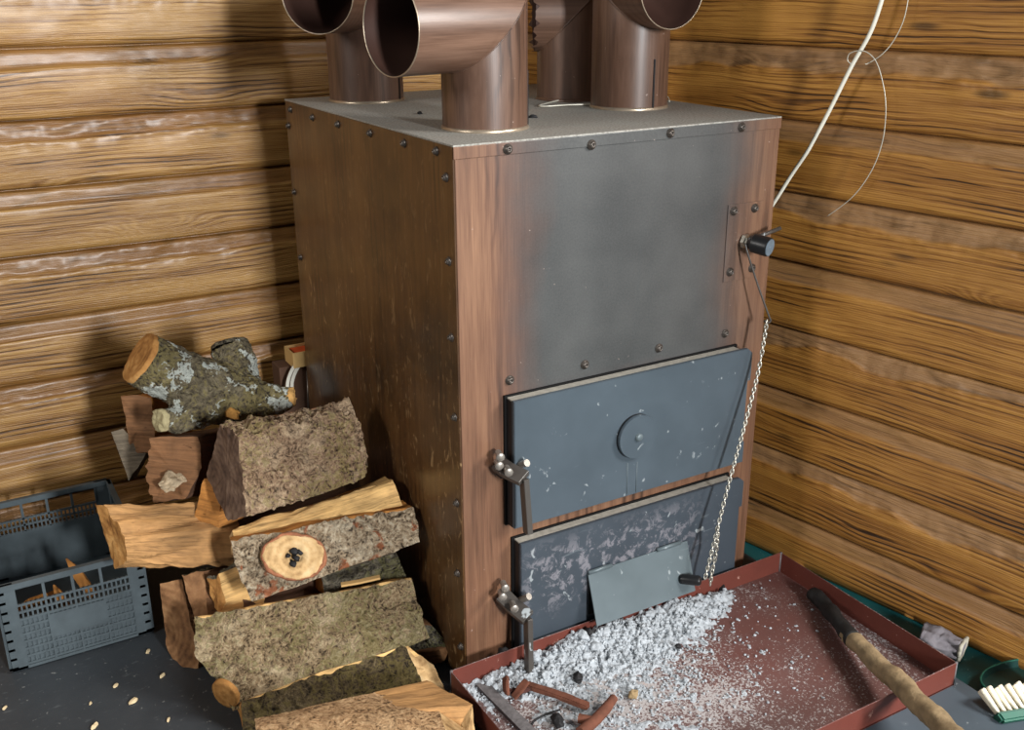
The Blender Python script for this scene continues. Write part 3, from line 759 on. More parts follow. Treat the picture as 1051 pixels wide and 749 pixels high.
bm = bmesh.new(); add_tube(bm, [tz(.018, 594, 737), tz(.019, 610, 740)], [.0095, .0085], 14); link_bm('stub', bm, M_RUST, cross, True, ang=.8)
bm = bmesh.new(); pts = [tz(.009, 494, 702), tz(.009, 515, 723), tz(.009, 545, 753)]; add_tube(bm, pts, .01, flat=(.012, .004)); tag(link_bm('flat_iron_bar', bm, M_ASHD, None, False), 'grey ash-dusted flat iron bar along the left rim of the tray', 'iron bar')
bm = bmesh.new(); pts = [tz(.010, 545, 745), tz(.011, 549, 739), tz(.012, 560, 733), tz(.012, 575, 728)]; add_tube(bm, smooth_path(pts, 4), .0022, 8); tag(link_bm('bent_iron_wire', bm, M_CHAR, None), 'thin black bent iron wire in the ash near the flat bar', 'wire')

# charred poker stick
stick = thing('poker_stick', 'long bare branch with charred black tip resting over the tray rim', 'stick', tuple(tz(.004, 832, 612)))
sp_ = smooth_path([tz(.020, 831, 608), tz(.024, 846, 619), tz(.034, 864, 643), tz(.044, 886, 667), tz(.058, 913, 692), tz(.080, 940, 719), tz(.098, 966, 744), tz(.116, 994, 772)], 10)
def stick_bm(path, r0, r1, seed, n=20):
    bm = bmesh.new(); N = len(path)
    rs = [r0+(r1-r0)*i/(N-1) for i in range(N)]; rs[0] *= .55; rs[1] *= .85
    add_tube(bm, path, rs, n)
    for v in bm.verts: v.co += Vector((fbm(v.co, 22), fbm(v.co+Vector((9, 2, 4)), 22), fbm(v.co+Vector((1, 7, 3)), 22)))*.0042
    return bm
M_STICK = m_plain('stick_wood', (124, 106, 80), .75, 0, .3, .5, 32, .9)
M_STICKC = m_plain('stick_charred', (22, 21, 20), .7, 0, .4, .6, 40, .7)
link_bm('charred_tip', stick_bm(sp_[:27], .0160, .0190, 1), M_STICKC, stick)
link_bm('shaft', stick_bm(sp_[24:], .0188, .0220, 1), M_STICK, stick)
bm = bmesh.new(); add_lump(bm, tz(.036, 867, 653), .0125, 2.2, (1, .8, .8), 3); link_bm('knot', bm, M_STICK, stick)

# ------------------------------------------------------------------ firewood
def P3(spec, pts):
    if spec[0] == 'r': b = pts[spec[1]]; return b + Vector(spec[2:5])
    if spec[0] == 'w': return Vector(spec[1:4])
    if spec[0] == 'f': b = pts[spec[1]]; return Vector((b.x+spec[2], b.y+spec[3], .002))
    return oy(spec[2], spec[0], spec[1])
LOGS = []
def log(label, Ls, Rs, kinds, wood, bark=None, cutL=CUT_TAN, cutR=CUT_TAN, amp=.0025, bamp=.011, bulge=.0, n=70, dens=210, name='firewood_log', group='split logs in the firewood pile', seed=None, endtilt=.0, extra=None):
    seed = seed if seed is not None else len(LOGS)*3.7+1.1
    L = []; R = []
    for s in Ls: L.append(P3(s, L))
    for s in Rs: R.append(P3(s, R))
    K = len(L); bm = bmesh.new(); uvl = bm.loops.layers.uv.new('UVMap')
    cL = sum(L, Vector())/K; cR = sum(R, Vector())/K; ax = (cR-cL).normalized(); length = (cR-cL).length
    per = []           # (edge index, t)
    for e in range(K):
        ln = (L[(e+1) % K]-L[e]).length; m = max(4, int(ln*dens))
        for i in range(m): per.append((e, i/m))
    Np = len(per); rings = []; isb = []
    for e, t in per: isb.append(kinds[e] == 'b')
    for i in range(n+1):
        f = i/n; ring = []
        for e, t in per:
            a = L[e].lerp(L[(e+1) % K], t); b = R[e].lerp(R[(e+1) % K], t); p = a.lerp(b, f)
            cc = cL.lerp(cR, f)
            if kinds[e] == 'b' and bulge:
                dr = (p-cc); dr -= ax*dr.dot(ax); dr.normalize(); p = p + dr*bulge*4*t*(1-t)
            ring.append(bm.verts.new(p))
        rings.append(ring)
    sv = Vector((seed*1.3, seed*2.1, seed))
    # smooth noise displacement off the centre line
    vdist = [0]
    for j in range(Np):
        vdist.append(vdist[-1] + (rings[0][(j+1) % Np].co-rings[0][j].co).length)
    base = [[v.co.copy() for v in r] for r in rings]
    for i in range(n+1):
        f = i/n; cc = cL.lerp(cR, f); ed = min(f, 1-f)*length
        for j in range(Np):
            p = base[i][j]; dr = p-cc; dr -= ax*dr.dot(ax); rad = dr.length
            if rad < 1e-5: continue
            dr.normalize(); s = ax*(f*length)
            u, vv = f*length, vdist[j]
            wood_n = fbm((u*5, p.y*38+p.z*38, p.z*30-p.y*20)+sv if False else Vector((u*5, p.y*38, p.z*38))+sv, 1, 4)
            big = fbm(p+sv, 7, 3)
            if isb[j]:
                q = p*1.0+sv
                t1 = noise.turbulence(q*34, 5, False)-.55
                t2 = fbm(q, 75, 3)
                d = bamp*(t1*1.1 + t2*.45) + .004*big + bamp*.35
                if isb[j-1] is False or isb[(j+1) % Np] is False: d *= .5
            else: d = amp*(wood_n*1.6) + .004*big
            along = .0
            rings[i][j].co = p + dr*d
    for i in (0, n):
        for j in range(Np): rings[i][j].co += ax*(.0025*fbm(base[i][j]+sv, 40, 3))
    for r_ in rings:
        for v in r_: v.co.z = max(v.co.z, .0008)
    fw_ = []; fb = []
    for i in range(n):
        for j in range(Np):
            k = (j+1) % Np
            f = bm.faces.new((rings[i][j], rings[i][k], rings[i+1][k], rings[i+1][j]))
            f.material_index = 1 if isb[j] else 0
            for lp, (ii, jj) in zip(f.loops, ((i, j), (i, j+1), (i+1, j+1), (i+1, j))): lp[uvl].uv = (ii/n*length+seed, vdist[jj]+seed*.7)
    fl = (cL+cR)/2
    # end faces
    for i, c, mi in ((0, cL, 2), (n, cR, 3)):
        prev = rings[i]; base_r = [v.co.copy() for v in prev]; cc = sum(base_r, Vector())/Np
        for s in (.8, .58, .36, .14):
            cur = []
            for j in range(Np):
                p = cc.lerp(base_r[j], s); p += ax*(.0025*fbm(p+sv, 30, 4)); cur.append(bm.verts.new(p))
            for j in range(Np):
                k = (j+1) % Np; f = bm.faces.new((prev[j], prev[k], cur[k], cur[j])); f.material_index = mi
            prev = cur
        f = bm.faces.new(prev); f.material_index = mi
        e1, e2 = frame_of(ax)
        pith = cc + Vector((.0, .05, -.03))
        for f in [f for f in bm.faces if f.material_index == mi]:
            for lp in f.loops:
                dv = lp.vert.co-pith; lp[uvl].uv = (dv.dot(e1), dv.dot(e2))
    bmesh.ops.recalc_face_normals(bm, faces=bm.faces)
    org = Vector(((cL.x+cR.x)/2, (cL.y+cR.y)/2, min(v.co.z for v in bm.verts)))
    root = thing(name, label, 'firewood', org, group)
    def part(nm, mi, mat):
        b2 = bm.copy(); bmesh.ops.delete(b2, geom=[f for f in b2.faces if f.material_index != mi], context='FACES')
        for v in [v for v in b2.verts if not v.link_faces]: b2.verts.remove(v)
        if not b2.faces: b2.free(); return None
        for f in b2.faces: f.material_index = 0
        return link_bm(nm, b2, mat, root, True, ang=.9)
    part('split_wood', 0, wood)
    if bark: part('bark', 1, bark)
    part('cut_end', 2, cutL); part('cut_end', 3, cutR)
    bm.free(); LOGS.append(root)
    return root

# front row, lowest
log('checked tan log lying frontmost and lowest in the pile, at the frame bottom',
    [(262, 737, -.06), (264, 768, -.15), ('r', 1, .01, .01, -.05), ('f', 0, .01, .03), ('r', 0, .01, .035, -.035)],
    [(438, 698, -.04), (462, 760, -.24), (500, 756, -.275), ('f', 2, .0, .03), (484, 722, -.17)],
    'bwwww', SP_TAN, BK_TAN, CUT_PALE, CUT_PALE, bulge=.008, amp=.003, bamp=.003)
log('dark mossy log wedged under the big mossy slab, above the frontmost tan log',
    [(247, 720, .13), (250, 752, .09), ('r', 1, .01, .04, -.006), ('r', 0, 0, .08, -.03)],
    [(416, 662, .10), (434, 702, .02), (458, 712, .0), (444, 680, .05)],
    'bwww', SP_PALE, BK_DARK, CUT_TAN, CUT_PALE, bulge=.006)
log('big mossy bark slab across the lower middle of the pile',
    [(199, 633, .27), (201, 674, .225), (222, 698, .19), (239, 729, .13), ('r', 3, .02, .09, -.01), ('r', 0, .01, .06, -.05)],
    [(423, 593, .17), (428, 612, .15), (434, 634, .12), (441, 656, .09), ('r', 3, 0, .07, -.02), ('r', 0, 0, .07, -.03)],
    'bbbwww', SP_PALE, BK_MOSS, CUT_PALE, CUT_PALE, bulge=.003, n=110, dens=300)
A_ = LOGS[-1]
log('short greenish log showing only its right end under the knotty log',
    [(330, 590, .27), (334, 612, .24), ('r', 1, 0, .06, -.01), ('r', 0, 0, .06, 0)],
    [(407, 566, .25), (417, 592, .20), ('r', 1, 0, .06, -.01), ('r', 0, 0, .06, 0)],
    'bwww', SP_GREY, BK_GREY, n=30)
log('flaky grey-barked log with a large round knot on its face',
    [(237, 554, .27), (240, 577, .24), (259, 617, .21), ('r', 2, .01, .07, .0), ('r', 0, .01, .05, -.02)],
    [(423, 519, .20), (429, 536, .17), (431, 556, .15), ('r', 2, 0, .07, .0), ('r', 0, 0, .05, -.01)],
    'bbwww', SP_ORANGE, BK_KNOT, CUT_TAN, CUT_TAN, bulge=.004, n=100, dens=280)
kl = LOGS[-1]
kc = oy(.205, 302, 571); kn_n = (Vector(CAM)-kc).normalized()*.55 + Vector((0, -.5, .35)); kn_n.normalize()
bm = bmesh.new(); uvl = bm.loops.layers.uv.new('UVMap'); a_, b_ = frame_of(kn_n)
prof = [(1.14, -.016), (1.12, .004), (1.02, .010), (.9, .0085), (.75, .006), (.55, .0055), (.4, .004), (.3, .0), (.22, -.004), (.0, -.006)]
rg = []
for s, h in prof:
    ring = []
    for j in range(48):
        t = 2*PI*j/48; rad = s*(1+.10*math.sin(t*2+.5)+.05*math.sin(t*3)+.04*noise.noise(Vector((math.cos(t)*2, math.sin(t)*2, s*3))))
        ring.append(bm.verts.new(kc + a_*(.052*rad*math.cos(t)) + b_*(.043*rad*math.sin(t)) + kn_n*(h+.007*noise.noise(Vector((math.cos(t)*4*s, math.sin(t)*4*s, 7))))))
    rg.append(ring)
for i in range(len(rg)-1):
    for j in range(48):
        f = bm.faces.new((rg[i][j], rg[i][(j+1) % 48], rg[i+1][(j+1) % 48], rg[i+1][j]))
        for lp in f.loops: dv = lp.vert.co-kc; lp[uvl].uv = (dv.dot(a_), dv.dot(b_))
bmesh.ops.recalc_face_normals(bm, faces=bm.faces)
knob_ = link_bm('knot', bm, CUT_PALE, kl, True)
bm = bmesh.new()
add_tube(bm, smooth_path([kc + kn_n*.0035 + a_*(.0565*math.cos(t)*(1+.1*math.sin(2*t+.5))) + b_*(.047*math.sin(t)*(1+.1*math.sin(2*t+.5))) for t in [2*PI*j/24 for j in range(25)]], 2), .0042, 8)
for v in bm.verts: v.co += Vector((fbm(v.co, 50), fbm(v.co+Vector((5, 1, 3)), 50), fbm(v.co+Vector((2, 6, 1)), 50)))*.004
link_bm('knot_collar', bm, m_plain('knot_red_bark', (128, 84, 60), .85, 0, .2, .45, 70, .8), kl)
for dx, dy, r in ((.002, .010, .010), (.013, .007, .008), (-.004, -.016, .010), (.003, -.004, .009), (-.012, .004, .006)):
    bm = bmesh.new(); add_lump(bm, kc + a_*dx*-1 + b_*dy + kn_n*.001, r, dx*300, (1, 1, .6), 2); link_bm('rot_hole', bm, M_CHAR, knob_)
log('pale freshly split log lying behind and above the knotty log',
    [(239, 545, .33), (243, 566, .275), ('r', 1, 0, .05, -.03), ('r', 0, 0, .04, -.03)],
    [(402, 489, .27), (413, 519, .21), ('r', 1, 0, .05, -.02), ('r', 0, 0, .04, -.02)],
    'wwww', SP_PALE, None, CUT_PALE, CUT_PALE, amp=.006)
log('large split log with thick bark and a brown cut end, top of the pile',
    [(226, 436, .36), (243, 444, .29), (249, 490, .27), (253, 531, .25), (234, 535, .31), (211, 487, .42)],
    [(357, 411, .40), (368, 428, .34), (378, 470, .315), (372, 491, .30), ('r', 3, 0, .06, .0), ('r', 0, 0, .04, -.05)],
    'bbbwww', SP_PINK, BK_BIG, CUT_DARK, CUT_DARK, bulge=.006, n=110, dens=300, bamp=.014)
log('small orange split wedge sticking out below the brown cut end of the top log',
    [(209, 490, .435), (226, 500, .40), (225, 541, .385), (198, 533, .44)],
    [(300, 470, .47), (315, 480, .43), (312, 505, .42), (300, 505, .47)],
    'wwww', SP_ORANGE, None, SP_ORANGE, SP_ORANGE, n=36)
log('light tan split log projecting over the crate corner',
    [(107, 518, .47), (128, 551, .395), (130, 577, .40), (118, 585, .44), (99, 520, .49)],
    [(240, 513, .46), (246, 540, .40), (238, 582, .38), ('r', 2, 0, .05, .0), ('r', 0, 0, .05, -.03)],
    'wwwww', SP_TAN, None, CUT_TAN, CUT_TAN, amp=.006, n=80)
log('upright dark block with a pale torn patch, behind the light tan log',
    [(153, 450, .54), (149, 480, .54), (157, 516, .52), (190, 512, .46), (208, 480, .47), (203, 448, .50)],
    [(215, 440, .66), (213, 465, .66), (216, 500, .64), (240, 500, .60), (250, 470, .60), (246, 440, .62)],
    'bbwwww', SP_DARK, BK_DARK, SP_BROWN, SP_DARK, n=40)
ub_ = LOGS[-1]
bm = bmesh.new(); add_lump(bm, oy(.485, 177, 493), .030, 1.6, (.8, .35, 1.0), 4)
for v in bm.verts: v.co += Vector((fbm(v.co, 60), fbm(v.co+Vector((3, 1, 2)), 60), fbm(v.co+Vector((6, 2, 8)), 60)))*.006
link_bm('torn_patch', bm, m_plain('torn_grey', (164, 146, 120), .9, 0, .2, .4, 60, .9), ub_)
log('flat board end standing against the back wall left of the forked log',
    [(124, 407, .72), (155, 408, .69), (160, 464, .66), (136, 464, .70)],
    [(170, 404, .86), (195, 405, .84), (200, 458, .82), (180, 458, .85)],
    'wwww', SP_ORANGE, None, SP_BROWN, SP_BROWN, n=30, name='split_board')
log('thin weathered grey billet leaning left of the flat board end',
    [(114, 443, .73), (126, 439, .72), (152, 466, .68), (132, 493, .69)],
    [(122, 441, .84), (133, 437, .84), (156, 463, .80), (140, 489, .80)],
    'wwww', SP_GREY, None, SP_GREY, SP_GREY, n=30)
log('brown split log on the floor at the left foot of the pile',
    [(164, 599, .46), (186, 595, .44), (204, 674, .345), (204, 690, .345), (189, 692, .365), (171, 668, .43)],
    [(260, 600, .52), (275, 597, .48), (285, 650, .42), (285, 660, .42), (275, 662, .45), (262, 645, .50)],
    'wwwwww', SP_BROWN, None, CUT_BROWN, CUT_BROWN, n=50)
log('narrow dark billet between the left foot log and the small round-edged billet',
    [(187, 589, .41), (209, 587, .40), (214, 632, .35), (199, 634, .37)],
    [(270, 570, .44), (285, 570, .42), (290, 610, .38), (275, 612, .40)],
    'bwww', SP_BROWN, BK_DARK, CUT_BROWN, CUT_BROWN, n=40)
log('small billet with mossy top directly left of the knotty log',
    [(212, 592, .37), (224, 590, .345), (232, 618, .315), (226, 630, .32), ('r', 3, -.005, .03, .0)],
    [(250, 572, .36), (262, 572, .34), (275, 600, .29), (270, 620, .29), ('r', 3, -.005, .03, .0)],
    'bwwwb', SP_PALE, BK_GREY, CUT_TAN, CUT_TAN, n=40)
log('brown chunk end low between the mossy slab and the stove corner',
    [(405, 640, .20), (415, 668, .17), (420, 690, .16), ('r', 2, 0, .06, 0), ('r', 0, 0, .06, 0)],
    [(443, 641, .125), (462, 664, .085), (456, 679, .08), ('r', 2, 0, .05, -.0), ('r', 0, 0, .06, -.01)],
    'bwwww', SP_BROWN, BK_GREY, CUT_BROWN, CUT_BROWN, n=40)
# inner filler row seen only as dark ends between the others
log('dark split log lying deep inside the pile under the thick-barked top log',
    [('w', -.36, .34, .19), ('w', -.37, .27, .13), ('w', -.36, .34, .10), ('w', -.36, .42, .14)],
    [('w', -.05, .38, .19), ('w', -.05, .30, .12), ('w', -.05, .37, .10), ('w', -.05, .46, .14)],
    'wwww', SP_DARK, None, CUT_BROWN, CUT_BROWN, n=30)
log('dark split log deep in the pile at the back of the stove side',
    [('w', -.36, .55, .26), ('w', -.37, .45, .20), ('w', -.36, .50, .10), ('w', -.36, .62, .12)],
    [('w', -.05, .58, .30), ('w', -.05, .48, .22), ('w', -.05, .52, .10), ('w', -.05, .65, .12)],
    'wwww', SP_DARK, None, CUT_BROWN, CUT_BROWN, n=30)
bm = bmesh.new(); add_tube(bm, [oy(.19, 350, 600), oy(.18, 368, 597), oy(.165, 390, 592)], .006, flat=(.006, .0022), up=(0, 0, 1))
tag(link_bm('wood_splinter', bm, SP_PALE, None, False), 'yellow wood splinter lying on top of the mossy slab', 'splinter')

# forked branch log
fork = thing('forked_log', 'forked lichen-covered branch log lying on top of the pile by the wall', 'firewood', tuple(oy(.58, 215, 430)), 'split logs in the firewood pile')
def branch(bm, pts, rs, n=28):
    add_tube(bm, smooth_path(pts, 8), list(np.interp(np.linspace(0, len(pts)-1, (len(pts)-1)*8+1), range(len(pts)), rs)), n)
bm = bmesh.new()
A0 = oy(.60, 144, 367); A1 = oy(.60, 180, 386); A2 = oy(.59, 222, 404); A3 = oy(.56, 265, 411); A4 = oy(.53, 300, 407)
branch(bm, [A0, A1, A2, A3], [.063, .064, .074, .056])
branch(bm, [oy(.585, 205, 409), A3, A4], [.06, .046, .027])
branch(bm, [oy(.59, 232, 404), oy(.62, 243, 382), oy(.66, 236, 357)], [.060, .050, .049])
branch(bm, [oy(.56, 215, 414), oy(.55, 188, 428), oy(.535, 166, 431)], [.052, .034, .029])
me = bpy.data.meshes.new('tmp'); bm.to_mesh(me); bm.free(); to = bpy.data.objects.new('tmp', me); COL.objects.link(to)
md = to.modifiers.new('r', 'REMESH'); md.mode = 'VOXEL'; md.voxel_size = .0035
dg = bpy.context.evaluated_depsgraph_get(); me2 = bpy.data.meshes.new_from_object(to.evaluated_get(dg))
bpy.data.objects.remove(to); bm = bmesh.new(); bm.from_mesh(me2)
for _ in range(6): bmesh.ops.smooth_vert(bm, verts=bm.verts, factor=.5, use_axis_x=True, use_axis_y=True, use_axis_z=True)
bm.normal_update()
mv = [(v, v.normal.copy(), .007*(noise.turbulence(v.co*24, 4, False)-.5)+.003*fbm(v.co, 90, 3)) for v in bm.verts]
for v, nn, d in mv: v.co += nn*d
uvl = bm.loops.layers.uv.new('UVMap')
for f in bm.faces:
    for lp in f.loops: lp[uvl].uv = (lp.vert.co.x, lp.vert.co.z+lp.vert.co.y)
link_bm('bark', bm, BK_LICH, fork)
def disc(name, c, axis, ra, rb, mat, par, rough=.002, dome=.003):
    bm = bmesh.new(); uvl = bm.loops.layers.uv.new('UVMap'); a, b = frame_of(axis); d = Vector(axis).normalized(); rg = []
    for s in (1, .97, .8, .55, .3, .05):
        rg.append([bm.verts.new(Vector(c) + a*(ra*s*math.cos(2*PI*j/36)*(1+.05*math.sin(3*2*PI*j/36))) + b*(rb*s*math.sin(2*PI*j/36)*(1+.05*math.cos(2*2*PI*j/36))) + d*(dome*(1 if s < 1 else -2) + rough*noise.noise(Vector((s*4*math.cos(2*PI*j/36), s*4*math.sin(2*PI*j/36), ra*99))))) for j in range(36)])
    for A, B in zip(rg, rg[1:]):
        for j in range(36):
            f = bm.faces.new((A[j], A[(j+1) % 36], B[(j+1) % 36], B[j]))
            for lp in f.loops: dv = lp.vert.co-Vector(c); lp[uvl].uv = (dv.dot(a), dv.dot(b))
    bm.faces.new(rg[-1]); bmesh.ops.recalc_face_normals(bm, faces=bm.faces)
    if sum(f.normal.dot(d) for f in bm.faces) < 0: bmesh.ops.reverse_faces(bm, faces=bm.faces)
    return link_bm(name, bm, mat, par)
disc('cut_end', oy(.150, 231.5, 712), (-1, -.75, -.1), .030, .034, CUT_TAN, A_)
ax0 = (A0-A1).normalized()
disc('cut_end', A0+ax0*.001, ax0, .060, .061, CUT_TAN, fork)
disc('broken_stub', oy(.533, 164, 431.5), (oy(.533, 164, 431.5)-oy(.55, 188, 428)), .026, .026, m_plain('stub_pale', (164, 152, 116), .9, 0, .2, .2, 80, .8), fork, .006, .004)
disc('broken_stub', A4, (A4-A3), .022, .023, m_plain('stub_tan', (184, 142, 84), .9, 0, .2, .25, 80, .9), fork, .008, .004)
disc('cut_end', oy(.661, 235.5, 355), (oy(.66, 236, 357)-oy(.62, 243, 382)), .043, .043, BK_GREY, fork)
bm = bmesh.new(); add_lump(bm, oy(.525, 236, 423), .022, 1.1, (1.5, .5, .55), 3); link_bm('torn_bark_patch', bm, m_plain('torn_wood', (186, 136, 74), .9, 0, .2, .25, 90, .9), fork)

# ------------------------------------------------------------------ plastic crate
CX0, CX1, CY0, CY1, CH = -.806, -.520, .530, .925, .212
crate = thing('plastic_crate', 'grey-blue slatted plastic crate on the floor by the back wall', 'crate', ((CX0+CX1)/2, (CY0+CY1)/2, 0))
def lattice(bm, o, u, wv, z0, z1, nrm, th=.0022, solid=(.24, .76), label_z=(.062, .118)):
    """one slatted crate side: o corner, u unit along, width wv; ribs stand out along nrm"""
    o, u, nrm = Vector(o), Vector(u), Vector(nrm)
    def bx(a0, a1, b0, b1, d0=0, d1=th):
        c = o + u*((a0+a1)/2) + Vector((0, 0, (b0+b1)/2)) + nrm*((d0+d1)/2)
        add_obox(bm, c, u, nrm, (0, 0, 1), (a1-a0)/2, (d1-d0)/2, (b1-b0)/2)
    e = .030
    bx(0, wv, z1-.012, z1, -.004, .008)                     # top rail
    bx(0, wv, z1-.016, z1-.012, 0, .004)
    bx(0, wv, z0, z0+.006, -.001, .006)
    bx(0, e, z0, z1, -.001, .006); bx(wv-e, wv, z0, z1, -.001, .006)   # corner posts
    top = z1-.052
    inner = wv-2*e; q = inner/4
    for i in range(5): bx(e+q*i-.003, e+q*i+.003, top, z1-.01, -.001, .005)
    for i in range(5): bx(e+q*i-.0022, e+q*i+.0022, z0, top, 0, .005)
    rows = [top-.0, top-.017, top-.034, top-.052, top-.070, top-.088, top-.106, top-.124, top-.142]
    for r in rows:
        if r > z0+.004: bx(e, wv-e, r-.005, r+.0, 0, .0045)
    n = 6
    for i in range(4):
        for j in range(1, n):
            a = e+q*i+q*j/n; bx(a-.0018, a+.0018, z0, top, -.0005, .003)
    bx(e, wv-e, z0, top-.036, -.0015, .0006)                # closed skin behind the lower ribs
    bx(e+inner*solid[0], e+inner*solid[1], label_z[0], label_z[1], 0, .0052)
def end_ribs(bm, o, u, nrm, z0, z1):
    o, u, nrm = Vector(o), Vector(u), Vector(nrm)
    for k in range(9):
        z = z0+.012+(z1-z0-.03)*k/8
        add_obox(bm, o + Vector((0, 0, z)), u, nrm, (0, 0, 1), .006, .006, .003)
bm = bmesh.new(); lattice(bm, (CX0, CY0, 0), (1, 0, 0), CX1-CX0, .006, CH, (0, -1, 0)); end_ribs(bm, (CX0+.006, CY0, 0), (1, 0, 0), (0, -1, 0), 0, CH); end_ribs(bm, (CX1-.006, CY0, 0), (1, 0, 0), (0, -1, 0), 0, CH); link_bm('end_panel', bm, M_CRATE, crate, False)
bm = bmesh.new(); lattice(bm, (CX0, CY1, 0), (1, 0, 0), CX1-CX0, .006, CH, (0, 1, 0)); link_bm('end_panel', bm, M_CRATE, crate, False)
bm = bmesh.new(); lattice(bm, (CX0, CY0, 0), (0, 1, 0), CY1-CY0, .006, CH, (-1, 0, 0)); end_ribs(bm, (CX0, CY0+.008, 0), (0, 1, 0), (-1, 0, 0), 0, CH); link_bm('side_panel', bm, M_CRATE, crate, False)
bm = bmesh.new(); lattice(bm, (CX1, CY0, 0), (0, 1, 0), CY1-CY0, .006, CH, (1, 0, 0)); end_ribs(bm, (CX1, CY0+.008, 0), (0, 1, 0), (1, 0, 0), 0, CH); link_bm('side_panel', bm, M_CRATE, crate, False)
bm = bmesh.new(); add_box(bm, (CX0, CY0, .001), (CX1, CY1, .006), .001); link_bm('crate_bottom', bm, M_CRATE, crate, False)
for i, (a, b, y0, y1, wt, lb) in enumerate([((68, 573), (96, 612), .66, .60, (.012, .0025), 'pointed orange wood splinter standing up inside the crate'),
        ((55, 600), (70, 628), .60, .58, (.010, .003), 'short wood splinter at the front left inside the crate'),
        ((20, 622), (48, 612), .62, .64, (.009, .004), 'thin twig lying behind the left front opening of the crate')]):
    bm = bmesh.new(); p, q = oy(y0, *a), oy(y1, *b); add_tube(bm, [p, p.lerp(q, .35), p.lerp(q, .7), q], .01, flat=wt, up=(.3, 1, .2))
    for v in list(bm.verts)[:4]: v.co = p + (v.co-p)*.15
    tag(link_bm('wood_splinter', bm, SP_ORANGE, None, False), lb, 'splinter', 'kindling in the crate')
bm = bmesh.new(); c = oz(.03, 40, 618); d = Vector((.045, .02, 0)); add_tube(bm, [c-d, c+Vector((0, 0, .004)), c+d], .01, flat=(.009, .006))
tag(link_bm('kindling_piece', bm, SP_ORANGE, None, False), 'brown kindling piece lying flat on the crate bottom', 'kindling', 'kindling in the crate')

# ------------------------------------------------------------------ white cable and thin wire on the right wall
cab = [wr(912, -30, .05), wr(905, 0, .05), wr(893, 34, .05), wr(874, 68, .048), wr(852, 112, .045), wr(835, 144, .045), wr(827, 158, .045), wr(812, 180, .04), wr(795, 207, .04), wr(778, 232, .035), wr(765, 262, .03), wr(758, 300, .03), wr(750, 380, .03), wr(744, 470, .03), wr(740, 552, .03)]
bm = bmesh.new(); add_tube(bm, smooth_path(cab, 8), .0044, 10); tag(link_bm('cable', bm, M_CABLE), 'white cable running diagonally down the right wall behind the stove', 'cable')
w1 = [wr(934, -20, .03), wr(932, 0, .03), wr(927, 22, .03), wr(917, 42, .03), wr(905, 56, .035), wr(891, 65, .04), wr(888, 65.5, .045)]
w2 = [wr(874, 66, .052), wr(870, 62, .056), wr(872, 55, .057), wr(882, 52, .055), wr(892, 55, .05), wr(901, 67, .045), wr(908, 95, .04), wr(909, 120, .035), wr(905, 148, .03), wr(894, 176, .028), wr(875, 202, .026), wr(849, 222, .024)]
bm = bmesh.new(); add_tube(bm, smooth_path(w1, 8), .00095, 6); tag(link_bm('thin_wire', bm, M_WIRE), 'upper thin pale wire hanging from above beside the white cable', 'wire')
bm = bmesh.new(); add_tube(bm, smooth_path(w2, 8), .00095, 6); tag(link_bm('thin_wire', bm, M_WIRE), 'thin pale wire curl looped round the white cable and bowing right', 'wire')
tw = [oz(H+.003, 612, 107), oz(H+.004, 585, 107.5), oz(H+.003, 560, 109), oz(H+.002, 554, 108), oz(H+.004, 575, 102.5), oz(H+.014, 607, 94.5), oz(H+.02, 640, 92), oz(H+.012, 680, 97), oz(H+.002, 687, 104)]
bm = bmesh.new(); add_tube(bm, smooth_path(tw, 6), .0017, 6); tag(link_bm('loose_wire', bm, M_WIRE), 'bent pale wire lying on the stove top around the right front pipe', 'wire')
for i, (px, py, r) in enumerate(((431, 117, .006), (547, 121, .006))):
    bm = bmesh.new(); p = oz(H, px, py); add_lump(bm, (p.x, p.y, H+r*.35), r, i+.5, (1.4, .9, .5), 2)
    tag(link_bm('soot_crumb', bm, M_CHAR), ('black crumb on the dusty stove top left of the front pipe', 'black crumb on the stove top touching the right side of the front pipe', 'black crumb on the stove top by the bent wire end')[i], 'crumb', 'crumbs on the stove top')

# ------------------------------------------------------------------ small box and straps behind the stove
bo = oy(.93, 303, 362)
box = thing('wooden_box', 'small open pale wooden box with orange inside behind the left rear stove edge', 'box', tuple(bo))
R_ = Vector(RT).normalized(); Bk = Vector((0, 1, 0)); 
def bx_(name, lo, hi, mat): b = bmesh.new(); add_box(b, [bo[i]+lo[i] for i in range(3)], [bo[i]+hi[i] for i in range(3)], .0006, 1); return link_bm(name, b, mat, box, False)
bx_('front_side', (-.014, -.035, -.030), (.062, -.031, .012), M_BOXW); bx_('back_side', (-.014, .031, -.030), (.062, .035, .012), M_BOXW)
bx_('left_side', (-.018, -.035, -.030), (-.014, .035, .012), M_BOXW); bx_('right_side', (.058, -.031, -.030), (.062, .031, .012), M_BOXW)
bx_('bottom', (-.014, -.031, -.030), (.058, .031, -.027), M_BOXW); bx_('orange_lining', (-.006, -.022, -.027), (.050, .028, .006), M_ORANGE)
for x0, lb in ((299.5, 'left white strap loop hanging under the small wooden box'), (304, 'right white strap loop hanging under the small wooden box')):
    bm = bmesh.new(); add_tube(bm, smooth_path([oy(.90, x0+3, 375), oy(.895, x0-1, 382), oy(.89, x0-4, 391), oy(.885, x0-4.5, 400), oy(.88, x0-4, 412)], 5), .01, flat=(.0045, .001), up=(0, 1, 0))
    tag(link_bm('strap', bm, M_STRAP, None, False), lb, 'strap', 'straps behind the stove')
bm = bmesh.new(); add_tube(bm, [oy(.895, 315.5, 381), oy(.895, 317, 420), oy(.895, 321, 480)], .0035, 10); tag(link_bm('grey_rod', bm, M_BOLT), 'thin grey rod upright at the rear left stove edge', 'rod')
